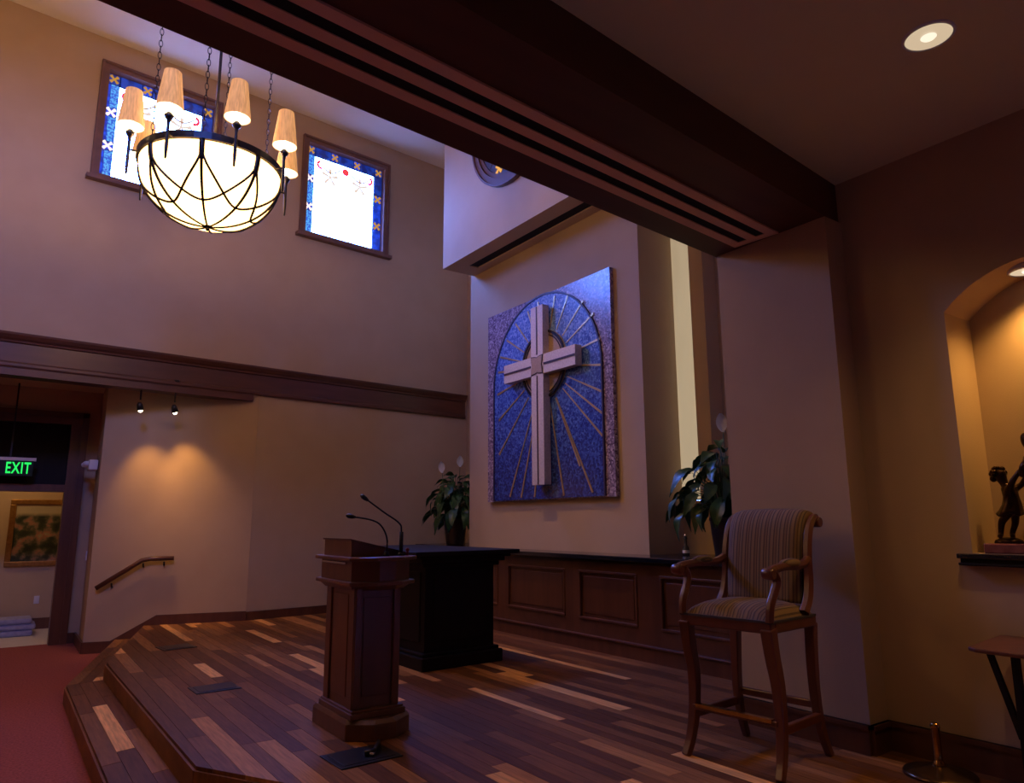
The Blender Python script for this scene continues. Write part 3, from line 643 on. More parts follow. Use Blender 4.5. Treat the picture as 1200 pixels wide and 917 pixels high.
for yc in (-.225, .145): MB().box(-.177, -.165, yc - .04, yc + .04, .165, .86).build('front_stile', M['oak'], le, bevel=.004)
MB().box(-.172, -.165, -.16, .08, .22, .82).build('front_panel', M['oak'], le, bevel=.004)
MB().prism(octo(.175, .3, (.1, .08)), .845, .875, octo(.2, .36)).build('cornice_cove', M['oak'], le)
MB().prism(octo(.22, .385), .875, .9).build('lower_ledge', M['oak'], le, bevel=.006)
MB().prism(octo(.195, .35), .9, 1.02).build('desk_box', M['oak'], le)
MB().box(-.204, -.195, -.17, .22, 1.0, 1.012).build('brass_strip', M['chrome'], le)
MB().prism(octo(.228, .392), 1.022, 1.045).build('upper_ledge', M['oak'], le, bevel=.006)
wv = [(-.18, -.2, 1.045), (.2, -.2, 1.045), (.2, .25, 1.045), (-.18, .25, 1.045), (-.18, -.2, 1.145), (.2, -.2, 1.055), (.2, .25, 1.055), (-.18, .25, 1.145)]
MB().hexa(wv).build('slanted_desk', M['oak'], le)
tp = [(-.19, -.21, 1.146), (.21, -.21, 1.053), (.21, .26, 1.053), (-.19, .26, 1.146), (-.19, -.21, 1.155), (.21, -.21, 1.062), (.21, .26, 1.062), (-.19, .26, 1.155)]
MB().hexa(tp).build('desk_rim', M['wood'], le)
# microphones
def mic(name, label, pts, thick):
    o_ = pts[0]; t_ = thing(name, label, 'microphone', o_)
    L = [tuple(Vector(p) - Vector(o_)) for p in pts]
    MB().lathe([(.022, 0), (.022, .012), (.012, .02), (.012, .03)], seg=14).build('mount', M['black'], t_)
    if thick: MB().tube([(0, 0, .01), (L[1][0], L[1][1], L[1][2])], .0125, 10).build('shaft', M['black'], t_)
    P = [Vector(p) for p in L]; path = []
    for i in range(len(P) - 1):
        p0, p1, p2, p3 = P[max(i - 1, 0)], P[i], P[i + 1], P[min(i + 2, len(P) - 1)]
        for k in range(6):
            s_ = k / 6; path.append(.5 * ((2 * p1) + (p2 - p0) * s_ + (2 * p0 - 5 * p1 + 4 * p2 - p3) * s_ ** 2 + (3 * p1 - p0 - 3 * p2 + p3) * s_ ** 3))
    path.append(P[-1]); MB().tube(path, .0055, 8).build('gooseneck', M['bronze'], t_)
    d = (P[-1] - P[-2]).normalized(); q = P[-1]
    MB().tube([q - d * .01, q + d * .01, q + d * .035, q + d * .05], [.008, .014, .015, .008], 10).build('head', M['black'], t_)
mic('gooseneck_microphone', 'lower gooseneck microphone on the lectern, curving over sharply', [(2.0, 4.195, 1.046), (2.003, 4.195, 1.15), (1.975, 4.22, 1.23), (1.925, 4.255, 1.268), (1.83, 4.325, 1.29)], False)
mic('gooseneck_microphone', 'taller gooseneck microphone on the lectern with thick lower shaft', [(2.105, 4.2, 1.046), (2.105, 4.2, 1.195), (2.092, 4.21, 1.25), (2.01, 4.27, 1.32), (1.92, 4.335, 1.40)], True)
o = thing('clip_light', 'small dark red clip at the right end of the lectern desk', 'clip', (2.15, 4.2, 1.046))
MB().tube([(0, 0, 0), (0, 0, .03)], .009, 8).build('stem', mat('red_plastic', (.3, .03, .025), rough=.4), o); MB().ball((0, 0, .036), .013).build('tip', D.materials['red_plastic'], o)

# ------------------------------------------------------------------ floor plates
plates = [((1.6, 8.26), (.32, .30), R(33), 'farthest black floor outlet plate, near the angled wall'), ((1.475, 6.07), (.33, .27), R(2), 'middle black floor outlet plate near the platform edge'), ((1.73, 3.87), (.36, .28), R(3), 'black floor outlet plate with a cable in front of lectern')]
for i, (c, s, a, lb) in enumerate(plates):
    p = thing('floor_plate', lb, 'floor plate', (c[0], c[1], .0005), a if i else R(8), 'black floor plates')
    MB().box(-s[0] / 2, s[0] / 2, -s[1] / 2, s[1] / 2, 0, .006).build('lid', M['black'], p, bevel=.002)
    MB().box(-s[0] / 2 + .03, s[0] / 2 - .03, -s[1] / 2 + .03, s[1] / 2 - .03, .006, .009).build('flap', M['black'], p, bevel=.002)
cb = thing('cable_plug', 'short black plug and cable lying on the floor plate nearest the lectern', 'cable', (1.78, 3.85, .011))
MB().tube([(-.02, -.03, .012), (.02, .0, .02), (.07, .07, .03), (.1, .13, .012), (.12, .17, .006)], .011, 8).build('cable', M['black'], cb)
MB().tube([(-.045, -.01, .012), (.0, -.02, .016)], .015, 8).build('plug', M['black'], cb); MB().tube([(-.03, .02, .009), (-.01, -.05, .009)], .009, 8).build('latch', M['chrome'], cb)

# ------------------------------------------------------------------ bar chair
ch = thing('bar_chair', 'tall armchair-style bar stool with striped upholstery by the pillar', 'chair', (3.48, 2.6, 0), R(186))
CW = M['chairwood']
def spath(pts, n=5):
    P = [Vector(p) for p in pts]; out = []
    for i in range(len(P) - 1):
        p0, p1, p2, p3 = P[max(i - 1, 0)], P[i], P[i + 1], P[min(i + 2, len(P) - 1)]
        for k in range(n):
            s_ = k / n; out.append(.5 * ((2 * p1) + (p2 - p0) * s_ + (2 * p0 - 5 * p1 + 4 * p2 - p3) * s_ ** 2 + (3 * p1 - p0 - 3 * p2 + p3) * s_ ** 3))
    return out + [P[-1]]
def taper(path, r0, r1): n = len(path) - 1; return [r0 + (r1 - r0) * i / n for i in range(n + 1)]
for s in (-1, 1):
    p = spath([(.262, s * .25, .71), (.238, s * .25, .57), (.205, s * .252, .42), (.208, s * .257, .24), (.24, s * .265, .09), (.285, s * .272, 0)])
    MB().tube(p, taper(p, .046, .028), 4, False, hint=(0, 1, 0)).build('leg', CW, ch, bevel=.006)
    p = spath([(-.22, s * .235, .70), (-.205, s * .235, .5), (-.205, s * .238, .3), (-.235, s * .243, .13), (-.295, s * .25, 0)])
    MB().tube(p, taper(p, .04, .026), 4, False, hint=(0, 1, 0)).build('leg', CW, ch, bevel=.006)
    MB().box(-.2, .22, s * .25 - .016, s * .25 + .016, .19, .235).build('stretcher', CW, ch, bevel=.006)
MB().box(.21, .24, -.25, .25, .235, .262).build('footrest', CW, ch, bevel=.004)
MB().box(.212, .247, -.225, .225, .25, .269).build('footrest_strip', M['brass'], ch, 'brass strip on the footrest')
MB().box(-.235, -.205, -.23, .23, .25, .29).build('stretcher', CW, ch, bevel=.006)
for b in ((.235, .28, -.275, .275), (-.25, -.21, -.25, .25)): MB().box(*b, .685, .745).build('seat_rail', CW, ch, bevel=.008)
for s in (-1, 1): MB().hexa([(-.21, s * .255 - .02, .685), (.235, s * .255 - .02, .685), (.235, s * .255 + .02, .685), (-.21, s * .255 + .02, .685), (-.21, s * .255 - .02, .745), (.235, s * .255 - .02, .745), (.235, s * .255 + .02, .745), (-.21, s * .255 + .02, .745)]).build('seat_rail', CW, ch, bevel=.008)
def cushion(nx, ny, fn):
    vs = []; fs = []
    for i in range(nx + 1):
        for j in range(ny + 1): vs.append(fn(i / nx, j / ny))
    for i in range(nx):
        for j in range(ny): a = i * (ny + 1) + j; fs.append((a, a + 1, a + ny + 2, a + ny + 1))
    return MB().add(vs, fs, True)
def dome(t): return (1 - abs(2 * t - 1) ** 3.2)
sm_ = cushion(16, 16, lambda a, b: (-.225 + a * .498, -.268 + b * .536, .742 + .085 * (dome(a) * dome(b)) ** .55))
sm_.box(-.225, .273, -.268, .268, .738, .743)
seat = sm_.build('seat_cushion', M['fabric'], ch)
MB().box(.262, .284, -.268, .268, .738, .75).box(-.2, .27, -.279, -.262, .738, .75).box(-.2, .27, .262, .279, .738, .75).build('welt', mat('welt_trim', (.05, .04, .05), rough=.7), seat)
# upholstered back with a rolled top
bp_ = spath([(-.17, 0, .80), (-.19, 0, .95), (-.215, 0, 1.1), (-.25, 0, 1.22), (-.30, 0, 1.275), (-.345, 0, 1.265)], 6)
def backpt(a, b, side):
    i = a * (len(bp_) - 1); k = min(int(i), len(bp_) - 2); p = bp_[k].lerp(bp_[k + 1], i - k); t_ = (bp_[k + 1] - bp_[k]).normalized(); n_ = Vector((t_.z, 0, -t_.x))
    y = -.235 + .47 * b; th = .03 + .03 * dome(b) ** .5 * (1 - .45 * a)
    return (p.x + n_.x * th * side, y * (1 - .03 * (1 - a)), p.z + n_.z * th * side)
mb = cushion(24, 12, lambda a, b: backpt(a, b, 1)); bk = cushion(24, 12, lambda a, b: backpt(a, b, -.5)); mb.add(bk.v, bk.f, True)
for b in (0, 1):
    strip = [backpt(i / 24, b, 1) for i in range(25)] + [backpt(i / 24, b, -.5) for i in range(25)]
    mb.add(strip, [(i, i + 1, 26 + i, 25 + i) for i in range(24)], True)
for a in (0, 1):
    strip = [backpt(a, j / 12, 1) for j in range(13)] + [backpt(a, j / 12, -.5) for j in range(13)]
    mb.add(strip, [(j, j + 1, 14 + j, 13 + j) for j in range(12)], True)
mb.build('backrest', M['fabric'], ch)
for s in (-1, 1):
    p = spath([(-.10, s * .262, .76), (-.155, s * .262, .83), (-.185, s * .26, .93), (-.195, s * .258, 1.05), (-.225, s * .256, 1.17), (-.275, s * .255, 1.25), (-.325, s * .255, 1.27), (-.345, s * .255, 1.24)])
    MB().tube(p, taper(p, .03, .024), 6, False, hint=(0, 1, 0)).build('back_stile', CW, ch, bevel=.004)
    MB().lathe([(.026, -.028), (.03, -.02), (.03, .02), (.026, .028)], (0, 0, 0), 14).build('scroll', CW, ch).matrix_local = Matrix.Translation((-.335, s * .255, 1.245)) @ Matrix.Rotation(PI / 2, 4, 'X')
    p = spath([(-.19, s * .262, 1.045), (-.12, s * .266, 1.02), (-.02, s * .27, 1.012), (.1, s * .275, 1.015), (.22, s * .28, 1.005), (.275, s * .28, .99)])
    MB().tube(p, [.024] * (len(p) - 6) + [.026] * 6, 6, False, hint=(0, 1, 0)).build('arm', CW, ch, bevel=.004)
    MB().lathe([(.024, -.032), (.03, -.022), (.03, .022), (.024, .032)], (0, 0, 0), 14).build('scroll', CW, ch).matrix_local = Matrix.Translation((.275, s * .28, .985)) @ Matrix.Rotation(PI / 2, 4, 'X')
    p = spath([(.225, s * .278, .995), (.19, s * .275, .945), (.215, s * .27, .885), (.255, s * .266, .82), (.27, s * .264, .74)])
    MB().tube(p, .025, 6, False, hint=(0, 1, 0)).build('arm_support', CW, ch, bevel=.004)
    MB().ball((.03, s * .272, 1.03), .034, 14, 8, (3.0, .95, .75)).build('arm_pad', M['fabric'], ch)

# ------------------------------------------------------------------ chandelier
CX, CY = 1.22, 6.345
cd = thing('chandelier', 'glowing glass bowl chandelier ringed with eight small shaded lamps', 'chandelier', (CX, CY, 3.8))
RZ, RR = .57, .585                                             # rim height above the finial and rim radius
bowlm = emit_noise('bowl_glass', BOWL, tuple(x * 1.06 for x in BOWL), 1, 3, base=(.5, .45, .35))
prof = [(RR * math.sin(PI / 2 * i / 14), RZ - .03 - (RZ - .06) * math.cos(PI / 2 * i / 14)) for i in range(15)]
MB().lathe(prof, seg=48, cap=False).build('glass_bowl', bowlm, cd)
MB().lathe([(RR + .0, RZ - .035), (RR + .022, RZ - .03), (RR + .022, RZ + .03), (RR + .0, RZ + .035), (RR - .012, RZ + .03), (RR - .012, RZ - .03), (RR, RZ - .035)], seg=56, smooth=False, cap=False).build('rim', M['bronze'], cd)
MB().lathe([(0, -.015), (.012, -.01), (.02, .005), (.012, .018), (.035, .025), (.03, .04), (0, .045)], seg=16).build('finial', M['bronze'], cd)
A0 = R(2.83)
def bpt(phi, h, off=.008):                                      # point on the bowl, h = 0 at rim .. 1 at the bottom
    t_ = PI / 2 * (1 - h); r_ = RR * math.sin(t_) + off * math.sin(t_); return (r_ * math.cos(phi), r_ * math.sin(phi), RZ - .03 - (RZ - .06) * math.cos(t_) - off * math.cos(t_))
for k in range(8):
    a = A0 + R(22.5) + k * PI / 4; sp_ = PI / 4
    MB().tube([bpt(a, i / 8 * .2) for i in range(9)], .024, 6, flat=.6).build('strap', M['bronze'], cd)
    MB().tube([bpt(a, .15 + .85 * i / 14) for i in range(15)], [.014 - .006 * i / 14 for i in range(15)], 6).build('rib', M['bronze'], cd)
    # swag over to the next strap but one, lowest where it crosses the rib between
    pts = [bpt(a + sp_ * 2 * i / 24, .13 + .47 * math.sin(PI * i / 24) ** .75) for i in range(25)]
    MB().tube(pts, .0105, 6).build('swag', M['bronze'], cd)
shade_m = D.materials.new('pleated_shade'); shade_m.use_nodes = True; t = shade_m.node_tree; b = t.nodes['Principled BSDF']
b.inputs['Base Color'].default_value = (.3, .18, .09, 1); b.inputs['Roughness'].default_value = .9
tc = t.nodes.new('ShaderNodeTexCoord'); mpn = t.nodes.new('ShaderNodeMapping'); mpn.inputs['Scale'].default_value = (9, 9, .6); nz = t.nodes.new('ShaderNodeTexNoise'); nz.inputs['Scale'].default_value = 9
t.links.new(tc.outputs['Object'], mpn.inputs[0]); t.links.new(mpn.outputs[0], nz.inputs['Vector'])
rp = t.nodes.new('ShaderNodeValToRGB'); rp.color_ramp.elements[0].position = .3; rp.color_ramp.elements[1].position = .7
rp.color_ramp.elements[0].color = (.62, .25, .07, 1); rp.color_ramp.elements[1].color = (1.0, .47, .16, 1)
t.links.new(nz.outputs['Fac'], rp.inputs[0]); t.links.new(rp.outputs[0], b.inputs['Emission Color']); b.inputs['Emission Strength'].default_value = .72
liner = emit('shade_liner', (1.3, 1.05, .7), 1.0, (.6, .55, .45)); bulbm = emit('candle_bulb', (1, .8, .5), 8)
def lamp_unit():
    parts = []
    ln = .0
    sh = MB()
    n = 28; vs = []
    for i in range(n):
        a = 2 * PI * i / n; k = 1 + .02 * (i % 2)
        vs += [(.105 * k * math.cos(a), .105 * k * math.sin(a), .33), (.066 * k * math.cos(a), 0.066 * k * math.sin(a), .66)]
    sh.add(vs, [(2 * i, (2 * i + 2) % (2 * n), (2 * i + 3) % (2 * n), 2 * i + 1) for i in range(n)], True)
    parts.append(('lamp_shade', sh, shade_m))
    li = MB().lathe([(.101, .333), (.062, .65)], seg=24, cap=False); parts.append(('shade_liner', li, liner))
    parts.append(('candle', MB().lathe([(.018, .29), (.018, .43), (.014, .44), (.018, .47), (.006, .52), (0, .525)], seg=12), bulbm))
    parts.append(('lamp_stem', MB().lathe([(.004, -.1), (.009, -.09), (.011, -.05), (.014, .0), (.012, .2), (.016, .235), (.032, .255), (.036, .275), (.02, .292), (.018, .3)], seg=12), M['bronze']))
    parts.append(('lamp_arm', MB().tube([(-.085, 0, .13), (-.04, 0, .125), (0, 0, .125)], .008, 6), M['bronze']))
    return [(n_, mb_.mesh(n_), m_) for n_, mb_, m_ in parts]
LU = lamp_unit()
for n_, me, m_ in LU: me.materials.append(m_)
for k in range(8):
    a = A0 + k * PI / 4; mw = Matrix.Translation(((RR + .085) * math.cos(a), (RR + .085) * math.sin(a), RZ - .155)) @ Matrix.Rotation(a, 4, 'Z')
    stem = None
    for n_, me, m_ in sorted(LU, key=lambda q: q[0] != 'lamp_stem'):
        o = D.objects.new(n_, me); COL.objects.link(o)
        if n_ == 'lamp_stem': o.parent = cd; o.matrix_local = mw; stem = o
        else: o.parent = stem
MB().tube([(0, 0, RZ + .35), (0, 0, CE - 3.8 - .02)], .013, 8).build('rod', M['bronze'], cd)
lamp('POINT', 'bulb', (0, 0, RZ + .02), BULB_W, (1, .58, .26), cd, shadow_soft_size=.08)
MB().lathe([(.1, CE - 3.8 - .05), (.1, CE - 3.8 - .002), (.0, CE - 3.8)], seg=20).build('canopy', M['bronze'], cd)
for k in range(3):
    a = A0 + R(22.5) + k * 2 * PI / 3; MB().tube([(RR * .98 * math.cos(a), RR * .98 * math.sin(a), RZ), (0, 0, RZ + .36)], .008, 6).build('stay', M['bronze'], cd)
link = MB(); n = 10
ov = [(.0, .014 * math.cos(2 * PI * i / n), .034 * math.sin(2 * PI * i / n)) for i in range(n)] ; ov.append(ov[0])
lm = MB().tube(ov, .0032, 5, hint=(1, 0, 0))
for k in range(4):
    a = A0 + (R(22.5), R(67.5), R(202.5), R(247.5))[k]; mb = MB(); z = RZ + .03; i = 0
    while z < CE - 3.8:
        c_, s_ = (1, 0) if i % 2 else (0, 1)
        mb.add([(RR * math.cos(a) + v[1] * c_ + v[0] * s_, RR * math.sin(a) + v[1] * s_ + v[0] * c_, z + .03 + v[2]) for v in lm.v], lm.f, True); z += .055; i += 1
    mb.build('chain', M['bronze'], cd)

c2 = thing('chandelier', 'second glass bowl chandelier further back in the nave', 'chandelier', (-2.9, 5.95, 3.8))
for nm in ('glass_bowl', 'rim', 'finial', 'rod', 'canopy'):
    src = [q for q in cd.children if q.name.split('.')[0] == nm][0]; q = src.copy(); COL.objects.link(q); q.parent = c2
lamp('POINT', 'bulb', (0, 0, RZ + .02), BULB_W, (1, .58, .26), c2, shadow_soft_size=.08)

# ------------------------------------------------------------------ plants
def leaf_mesh(L, wd, droop, fold):
    n = 9; vs = []; fs = []
    for i in range(n + 1):
        t_ = i / n; x_ = L * (t_ - .12 * t_ * t_); z_ = L * (.28 * t_ - droop * t_ ** 2.2); w_ = wd * math.sin(PI * min(t_ * .96 + .02, 1)) ** .75 * (1 - .25 * t_) * (.12 if i == n else 1)
        for j, y in enumerate((-1, -.5, 0, .5, 1)): vs.append((x_, y * w_ + .006 * math.sin(9 * t_ + 2 * j), z_ + abs(y) * w_ * fold + .005 * math.sin(14 * t_ + j)))
    for i in range(n):
        for j in range(4): a = i * 5 + j; fs.append((a, a + 1, a + 6, a + 5))
    me = MB().add(vs, fs, True).mesh('leaf'); me.materials.append(M['leaf']); return me
LEAVES = [leaf_mesh(.26, .06, .45, .3), leaf_mesh(.3, .07, .6, .25), leaf_mesh(.22, .05, .75, .35), leaf_mesh(.28, .062, .95, .25)]
def spathe():
    n = 8; mb = MB(); vs = []; fs = []
    for i in range(n + 1):
        t_ = i / n; w_ = .034 * math.sin(PI * (t_ * .95 + .03)) ** .7
        for y in (-1, -.5, 0, .5, 1): vs.append((.02 * y * y + .03 * t_ * t_, y * w_, .11 * t_))
    for i in range(n):
        for j in range(4): a = i * 5 + j; fs.append((a, a + 1, a + 6, a + 5))
    return mb.add(vs, fs, True)
SP = spathe().mesh('spathe'); SP.materials.append(M['petal'])
def lily(label, loc, n, hgt, spread, flowers, seed, ph=.36, pr=.15):
    rng = random.Random(seed); p = thing('peace_lily', label, 'plant', loc)
    pot = MB().lathe([(.0, 0), (pr * .72, 0), (pr * .8, .02), (pr * .95, ph * .6), (pr, ph * .9), (pr * 1.06, ph * .92), (pr * 1.06, ph), (pr * .95, ph), (pr * .93, ph - .03)], seg=28, cap=False).build('pot', M['pot'], p)
    MB().lathe([(pr * .93, ph - .035), (0, ph - .03)], seg=20, cap=False).build('soil', M['soil'], pot)
    st_ = MB()
    for i in range(n):
        a = i * 2.39996 + rng.uniform(-.3, .3); q = (i + .5) / n; el = q
        rad_ = spread * (1 - .8 * el ** 1.5) * rng.uniform(.3, .62); z_ = ph + .02 + hgt * (el ** .8) * rng.uniform(.75, 1.0)
        tip = Vector((rad_ * math.cos(a), rad_ * math.sin(a), z_)); root = Vector((.03 * math.cos(a), .03 * math.sin(a), ph - .03))
        mid = root.lerp(tip, .5) + Vector((0, 0, .1)); st_.tube([root, mid, tip], [.005, .004, .003], 5)
        o = D.objects.new('leaf', LEAVES[rng.choice((1, 3, 2, 3)) if q < .55 else rng.choice((0, 1, 2))]); COL.objects.link(o); o.parent = p
        s_ = rng.uniform(.75, 1.1); o.location = tip; o.rotation_euler = (rng.uniform(-.5, .5), rng.uniform(.0, .55) + .35 * (1 - q) - (.5 if q > .88 else 0), a + rng.uniform(-.5, .5)); o.scale = (s_, s_, s_)
    st_.build('stems', M['leaf'], p)
    for (fx1, fy1, fz1, rz) in flowers:
        MB().tube([(fx1 * .2, fy1 * .2, ph), (fx1 * .8, fy1 * .8, fz1 * .7), (fx1, fy1, fz1)], .004, 5).build('flower_stalk', M['leaf'], p)
        o = D.objects.new('spathe', SP); COL.objects.link(o); o.parent = p; o.location = (fx1, fy1, fz1); o.rotation_euler = (0, 0, rz); o.scale = (1.5, 1.5, 1.5)
        MB().tube([(fx1 + .012, fy1, fz1), (fx1 + .015, fy1, fz1 + .09)], .008, 6).build('spadix', M['petal'], p)
lily('leafy plant with white flowers in dark pot left of the mosaic wall', (5.52, 9.25, .93), 110, .62, .60, [(-.18, .1, 1.06, 4.0), (.06, -.02, 1.15, 4.2)], 3, .38, .17)
lily('dark leafy plant half hidden behind the pillar by the slit window', (5.27, 4.12, .93), 95, .66, .74, [(.0, -.01, 1.12, 3.6)], 11, .36, .15)
bt = thing('glass_bottle', 'small glass bottle standing on the black ledge in the right alcove', 'bottle', (5.46, 4.78, .93))
bgm = mat('bottle_glass', (.06, .065, .06), rough=.12, spec=.8)
MB().lathe([(0, 0), (.032, 0), (.034, .02), (.03, .075), (.014, .1), (.012, .15), (.018, .155), (.018, .17), (0, .17)], seg=18).build('body', bgm, bt)
MB().lathe([(.012, .17), (.02, .175), (.014, .2), (0, .205)], seg=14).build('stopper', M['chrome'], bt); MB().lathe([(.0345, .022), (.0345, .05)], seg=18, cap=False).build('paper_band', M['white'], bt)

# ------------------------------------------------------------------ niche: shelf, statue, light
sh = thing('niche_shelf', 'black shelf at the foot of the arched niche', 'shelf', (4.17, 1.25, 1.02))
MB().box(-.06, .32, -.515, .515, .035, .06).build('shelf_top', M['stone'], sh, bevel=.004); MB().box(-.045, 0, -.505, .505, .012, .035).box(-.055, 0, -.512, .512, 0, .014).build('moulding', M['blackwood'], sh, bevel=.004)
MB().box(0, .32, -.459, .459, .0601, .0625).build('niche_floor', M['wall'], sh)
def skin(name, verts, edges, m, parent, sub=2):
    me = D.meshes.new(name); me.from_pydata([v[:3] for v in verts], edges, []); o = D.objects.new(name, me); COL.objects.link(o); o.parent = parent
    bm = bmesh.new(); bm.from_mesh(me); lay = bm.verts.layers.skin.verify()
    for i, v in enumerate(bm.verts): v[lay].radius = (verts[i][3], verts[i][3]); v[lay].use_root = (i == 0)
    bm.to_mesh(me); bm.free(); me.materials.append(m)
    o.modifiers.new('skin', 'SKIN').use_smooth_shade = True; s_ = o.modifiers.new('sub', 'SUBSURF'); s_.levels = sub; s_.render_levels = sub
    return o
sa = thing('bronze_statue', 'dark bronze statue of a child reaching up, on the niche shelf', 'statue', (4.3, 1.5, 1.083))
MB().box(-.13, .13, -.30, .155, 0, .05).build('plinth', mat('red_marble', (.2, .06, .05), (.3, .11, .09), .2, 20), sa, 'reddish marble plinth', bevel=.006)
mb = MB()
for i in range(16): mb.ball((random.uniform(-.07, .07), random.uniform(-.26, .1), .055), random.uniform(.03, .05), 8, 6, (1.2, 1.2, .55))
mb.build('ground', M['statue'], sa)
# child: head left, arms reaching up to the right (towards smaller y)
cv = [(0, .045, .242, .034), (0, .046, .28, .032), (0, .052, .317, .035), (0, .068, .352, .018),
      (0, .078, .375, .026), (0, .086, .408, .034), (0, .08, .436, .022),
      (-.03, .06, .205, .024), (-.035, .094, .157, .018), (-.03, .104, .098, .013), (-.06, .1, .08, .013),
      (.03, .05, .205, .024), (.03, .053, .153, .018), (.025, .073, .098, .013), (-.005, .06, .08, .013),
      (-.04, .035, .33, .018), (-.052, .01, .37, .015), (-.05, -.012, .4, .012), (-.05, -.03, .424, .012),
      (.036, .035, .33, .018), (.045, .005, .352, .015), (.04, -.015, .385, .012), (.035, -.035, .405, .012)]
ce = [(0, 1), (1, 2), (2, 3), (3, 4), (4, 5), (5, 6), (0, 7), (7, 8), (8, 9), (9, 10), (0, 11), (11, 12), (12, 13), (13, 14), (2, 15), (15, 16), (16, 17), (17, 18), (2, 19), (19, 20), (20, 21), (21, 22)]
skin('child_figure', cv, ce, M['statue'], sa)
tun = MB(); rings = [(.335, .037, .052), (.29, .036, .047), (.25, .041, .048), (.218, .052, .056), (.195, .06, .062)]; vs = []
for z_, r_, y_ in rings:
    for k in range(18):
        a = 2 * PI * k / 18; rr_ = r_ * (1 + (.10 * math.sin(5 * a) if z_ < .26 else 0)); vs.append((rr_ * math.cos(a), y_ + rr_ * math.sin(a) * 1.0, z_ + (.008 * math.sin(4 * a) if z_ < .2 else 0)))
tun.add(vs, [(i * 18 + k, i * 18 + (k + 1) % 18, (i + 1) * 18 + (k + 1) % 18, (i + 1) * 18 + k) for i in range(4) for k in range(18)], True)
o = tun.build('tunic', M['statue'], sa); so = o.modifiers.new('solid', 'SOLIDIFY'); so.thickness = .008
mb = MB()
for i in range(22):
    a = random.uniform(0, 2 * PI); e_ = random.uniform(-.2, 1.3); mb.ball((.034 * math.cos(a) * math.cos(e_), .09 + .034 * math.sin(a) * math.cos(e_), .408 + .034 * math.sin(e_)), .013, 8, 6)
mb.ball((0, .118, .385), .018, 8, 6); mb.build('hair', M['statue'], sa)
# the taller figure the child reaches for, mostly beyond the picture's edge
av = [(.0, -.15, .3, .05), (0, -.14, .38, .048), (0, -.115, .46, .055), (0, -.085, .52, .026), (0, -.065, .555, .034), (0, -.06, .59, .036), (0, -.065, .62, .024),
      (-.04, -.16, .22, .042), (-.045, -.12, .14, .03), (-.045, -.13, .08, .02), (-.08, -.12, .072, .018), (.04, -.19, .22, .042), (.045, -.2, .14, .03), (.04, -.22, .08, .02), (.0, -.21, .072, .018),
      (-.062, -.09, .48, .028), (-.078, -.05, .43, .022), (-.065, -.035, .4, .015), (-.055, -.04, .385, .014), (.06, -.11, .48, .028), (.07, -.07, .42, .022), (.05, -.045, .4, .015)]
ae = [(0, 1), (1, 2), (2, 3), (3, 4), (4, 5), (5, 6), (0, 7), (7, 8), (8, 9), (9, 10), (0, 11), (11, 12), (12, 13), (13, 14), (2, 15), (15, 16), (16, 17), (17, 18), (2, 19), (19, 20), (20, 21)]
skin('adult_figure', av, ae, M['statue'], sa)
cl = MB(); vs = []
for z_, r_, y_ in [(.51, .045, -.095), (.49, .066, -.1), (.46, .076, -.1), (.435, .084, -.1), (.415, .09, -.1)]:
    for k in range(18): a = 2 * PI * k / 18; rr_ = r_ * (1 + (.08 * math.sin(6 * a) if z_ < .45 else 0)); vs.append((rr_ * math.cos(a), y_ + rr_ * math.sin(a), z_))
cl.add(vs, [(i * 18 + k, i * 18 + (k + 1) % 18, (i + 1) * 18 + (k + 1) % 18, (i + 1) * 18 + k) for i in range(4) for k in range(18)], True)
o = cl.build('cape', M['statue'], sa); o.modifiers.new('solid', 'SOLIDIFY').thickness = .008

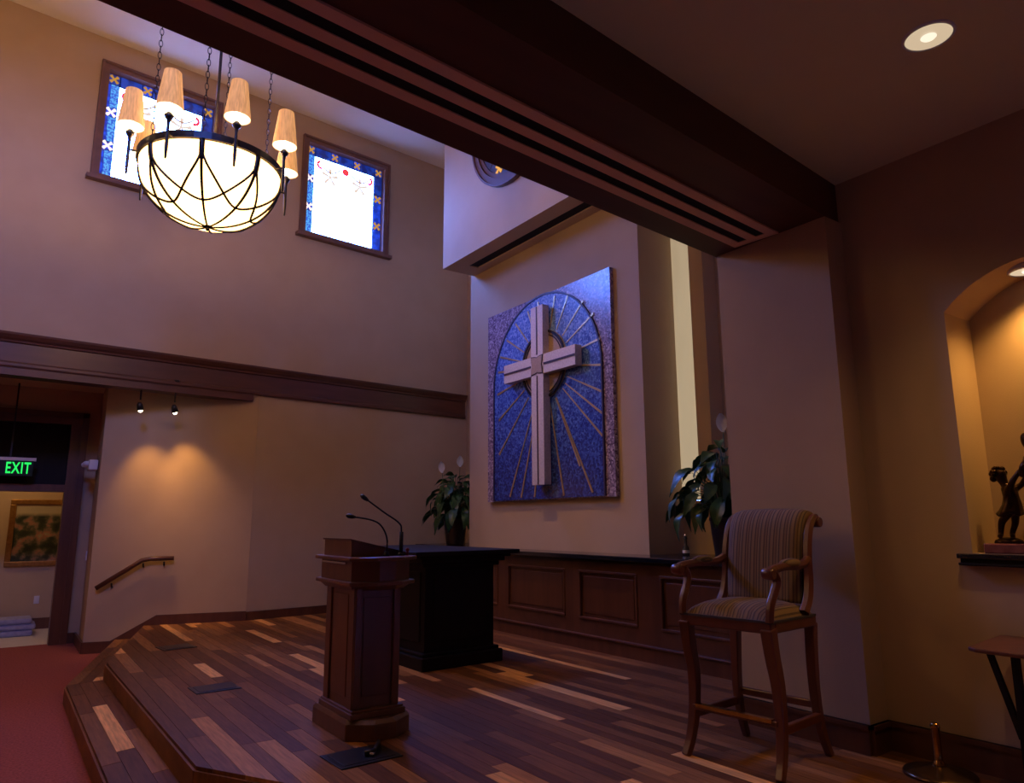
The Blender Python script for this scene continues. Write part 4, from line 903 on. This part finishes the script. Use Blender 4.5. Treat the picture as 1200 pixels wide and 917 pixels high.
def downlight(label, loc, r_, watts, color, ang, tilt=(0, 0, -1), glow=2.0):
    d = thing('recessed_downlight', label, 'downlight', loc)
    MB().lathe([(r_ + .012, -.004), (r_ + .012, .03), (r_, .03), (r_, -.008), (r_ + .012, -.004)], seg=32, cap=False).build('trim_ring', M['white'], d)
    MB().lathe([(r_, -.003), (r_ * .55, -.0025), (0, -.002)], seg=32, cap=False).build('lens', emit('downlight_lens_%d' % len(D.materials), tuple(x * glow * .36 for x in (1, .76, .5))), d)
    MB().lathe([(r_ * .34, -.006), (r_ * .28, -.012), (0, -.014)], seg=24, cap=False).build('bulb_face', emit('bulb_face_%d' % len(D.materials), tuple(x * glow * .62 for x in (1, .88, .68))), d)
    lamp('SPOT', 'bulb', (0, 0, -.02), watts, color, d, target=tuple(Vector((0, 0, -.02)) + Vector(tilt)), spot_size=R(ang), spot_blend=.8, shadow_soft_size=.05)
downlight('round recessed downlight in the brown aisle ceiling', (3.16, 1.224, AC - .001), .095, DOWN_W, (1, .6, .27), 110, glow=1.6)
downlight('recessed nave downlight high above the altar', (2.6, 6.5, CE - .001), .12, 460, (1, .55, .18), 36, tilt=(.4, .03, -1), glow=1.6)
downlight('recessed downlight in the top of the arched niche', (4.335, 1.345, 2.562), .08, NICHE_W, (1, .52, .13), 120, glow=1.8)

# ------------------------------------------------------------------ small side table and stanchion foot
tb_ = thing('side_table', 'small folding table with reddish wooden top below the niche shelf', 'table', (3.86, 1.15, 0))
TP = [(-.27, .36), (-.24, .40), (.24, .455), (.262, .43), (.262, -.43), (.24, -.455), (-.24, -.40), (-.27, -.36)]
MB().prism(TP, .672, .692).build('table_top', M['chairwood'], tb_, bevel=.006)
for s in (-1, 1):
    MB().tube([(-.2, s * .23, .672), (-.2, s * .235, 0)], .02, 4, False, hint=(0, 1, 0)).build('leg', M['blackwood'], tb_)
    MB().tube([(-.2, s * .33, .672), (-.2, s * .24, .33)], .016, 4, False, hint=(0, 1, 0)).build('brace', M['blackwood'], tb_)
    MB().tube([(.2, s * .3, .672), (.2, s * .3, 0)], .02, 4, False, hint=(0, 1, 0)).build('leg', M['blackwood'], tb_)
MB().tube([(-.2, -.23, .3), (-.2, .23, .3)], .014, 4, False).build('stretcher', M['blackwood'], tb_)
sn = thing('stanchion_base', 'round brass stanchion foot with a short post near baseboard', 'stanchion', (3.955, 1.89, 0))
MB().lathe([(0, 0), (.165, 0), (.168, .008), (.16, .016), (.1, .028), (.07, .036), (.045, .045), (.028, .05), (0, .05)], seg=40).build('foot', mat('dark_brass', (.16, .1, .05), (.24, .15, .07), .22, 20, metal=.9), sn)
MB().lathe([(.03, .045), (.034, .055), (.023, .065), (.02, .075), (.02, .22), (.023, .225), (.023, .235), (.018, .245), (0, .247)], seg=20).build('post', M['brass'], sn)
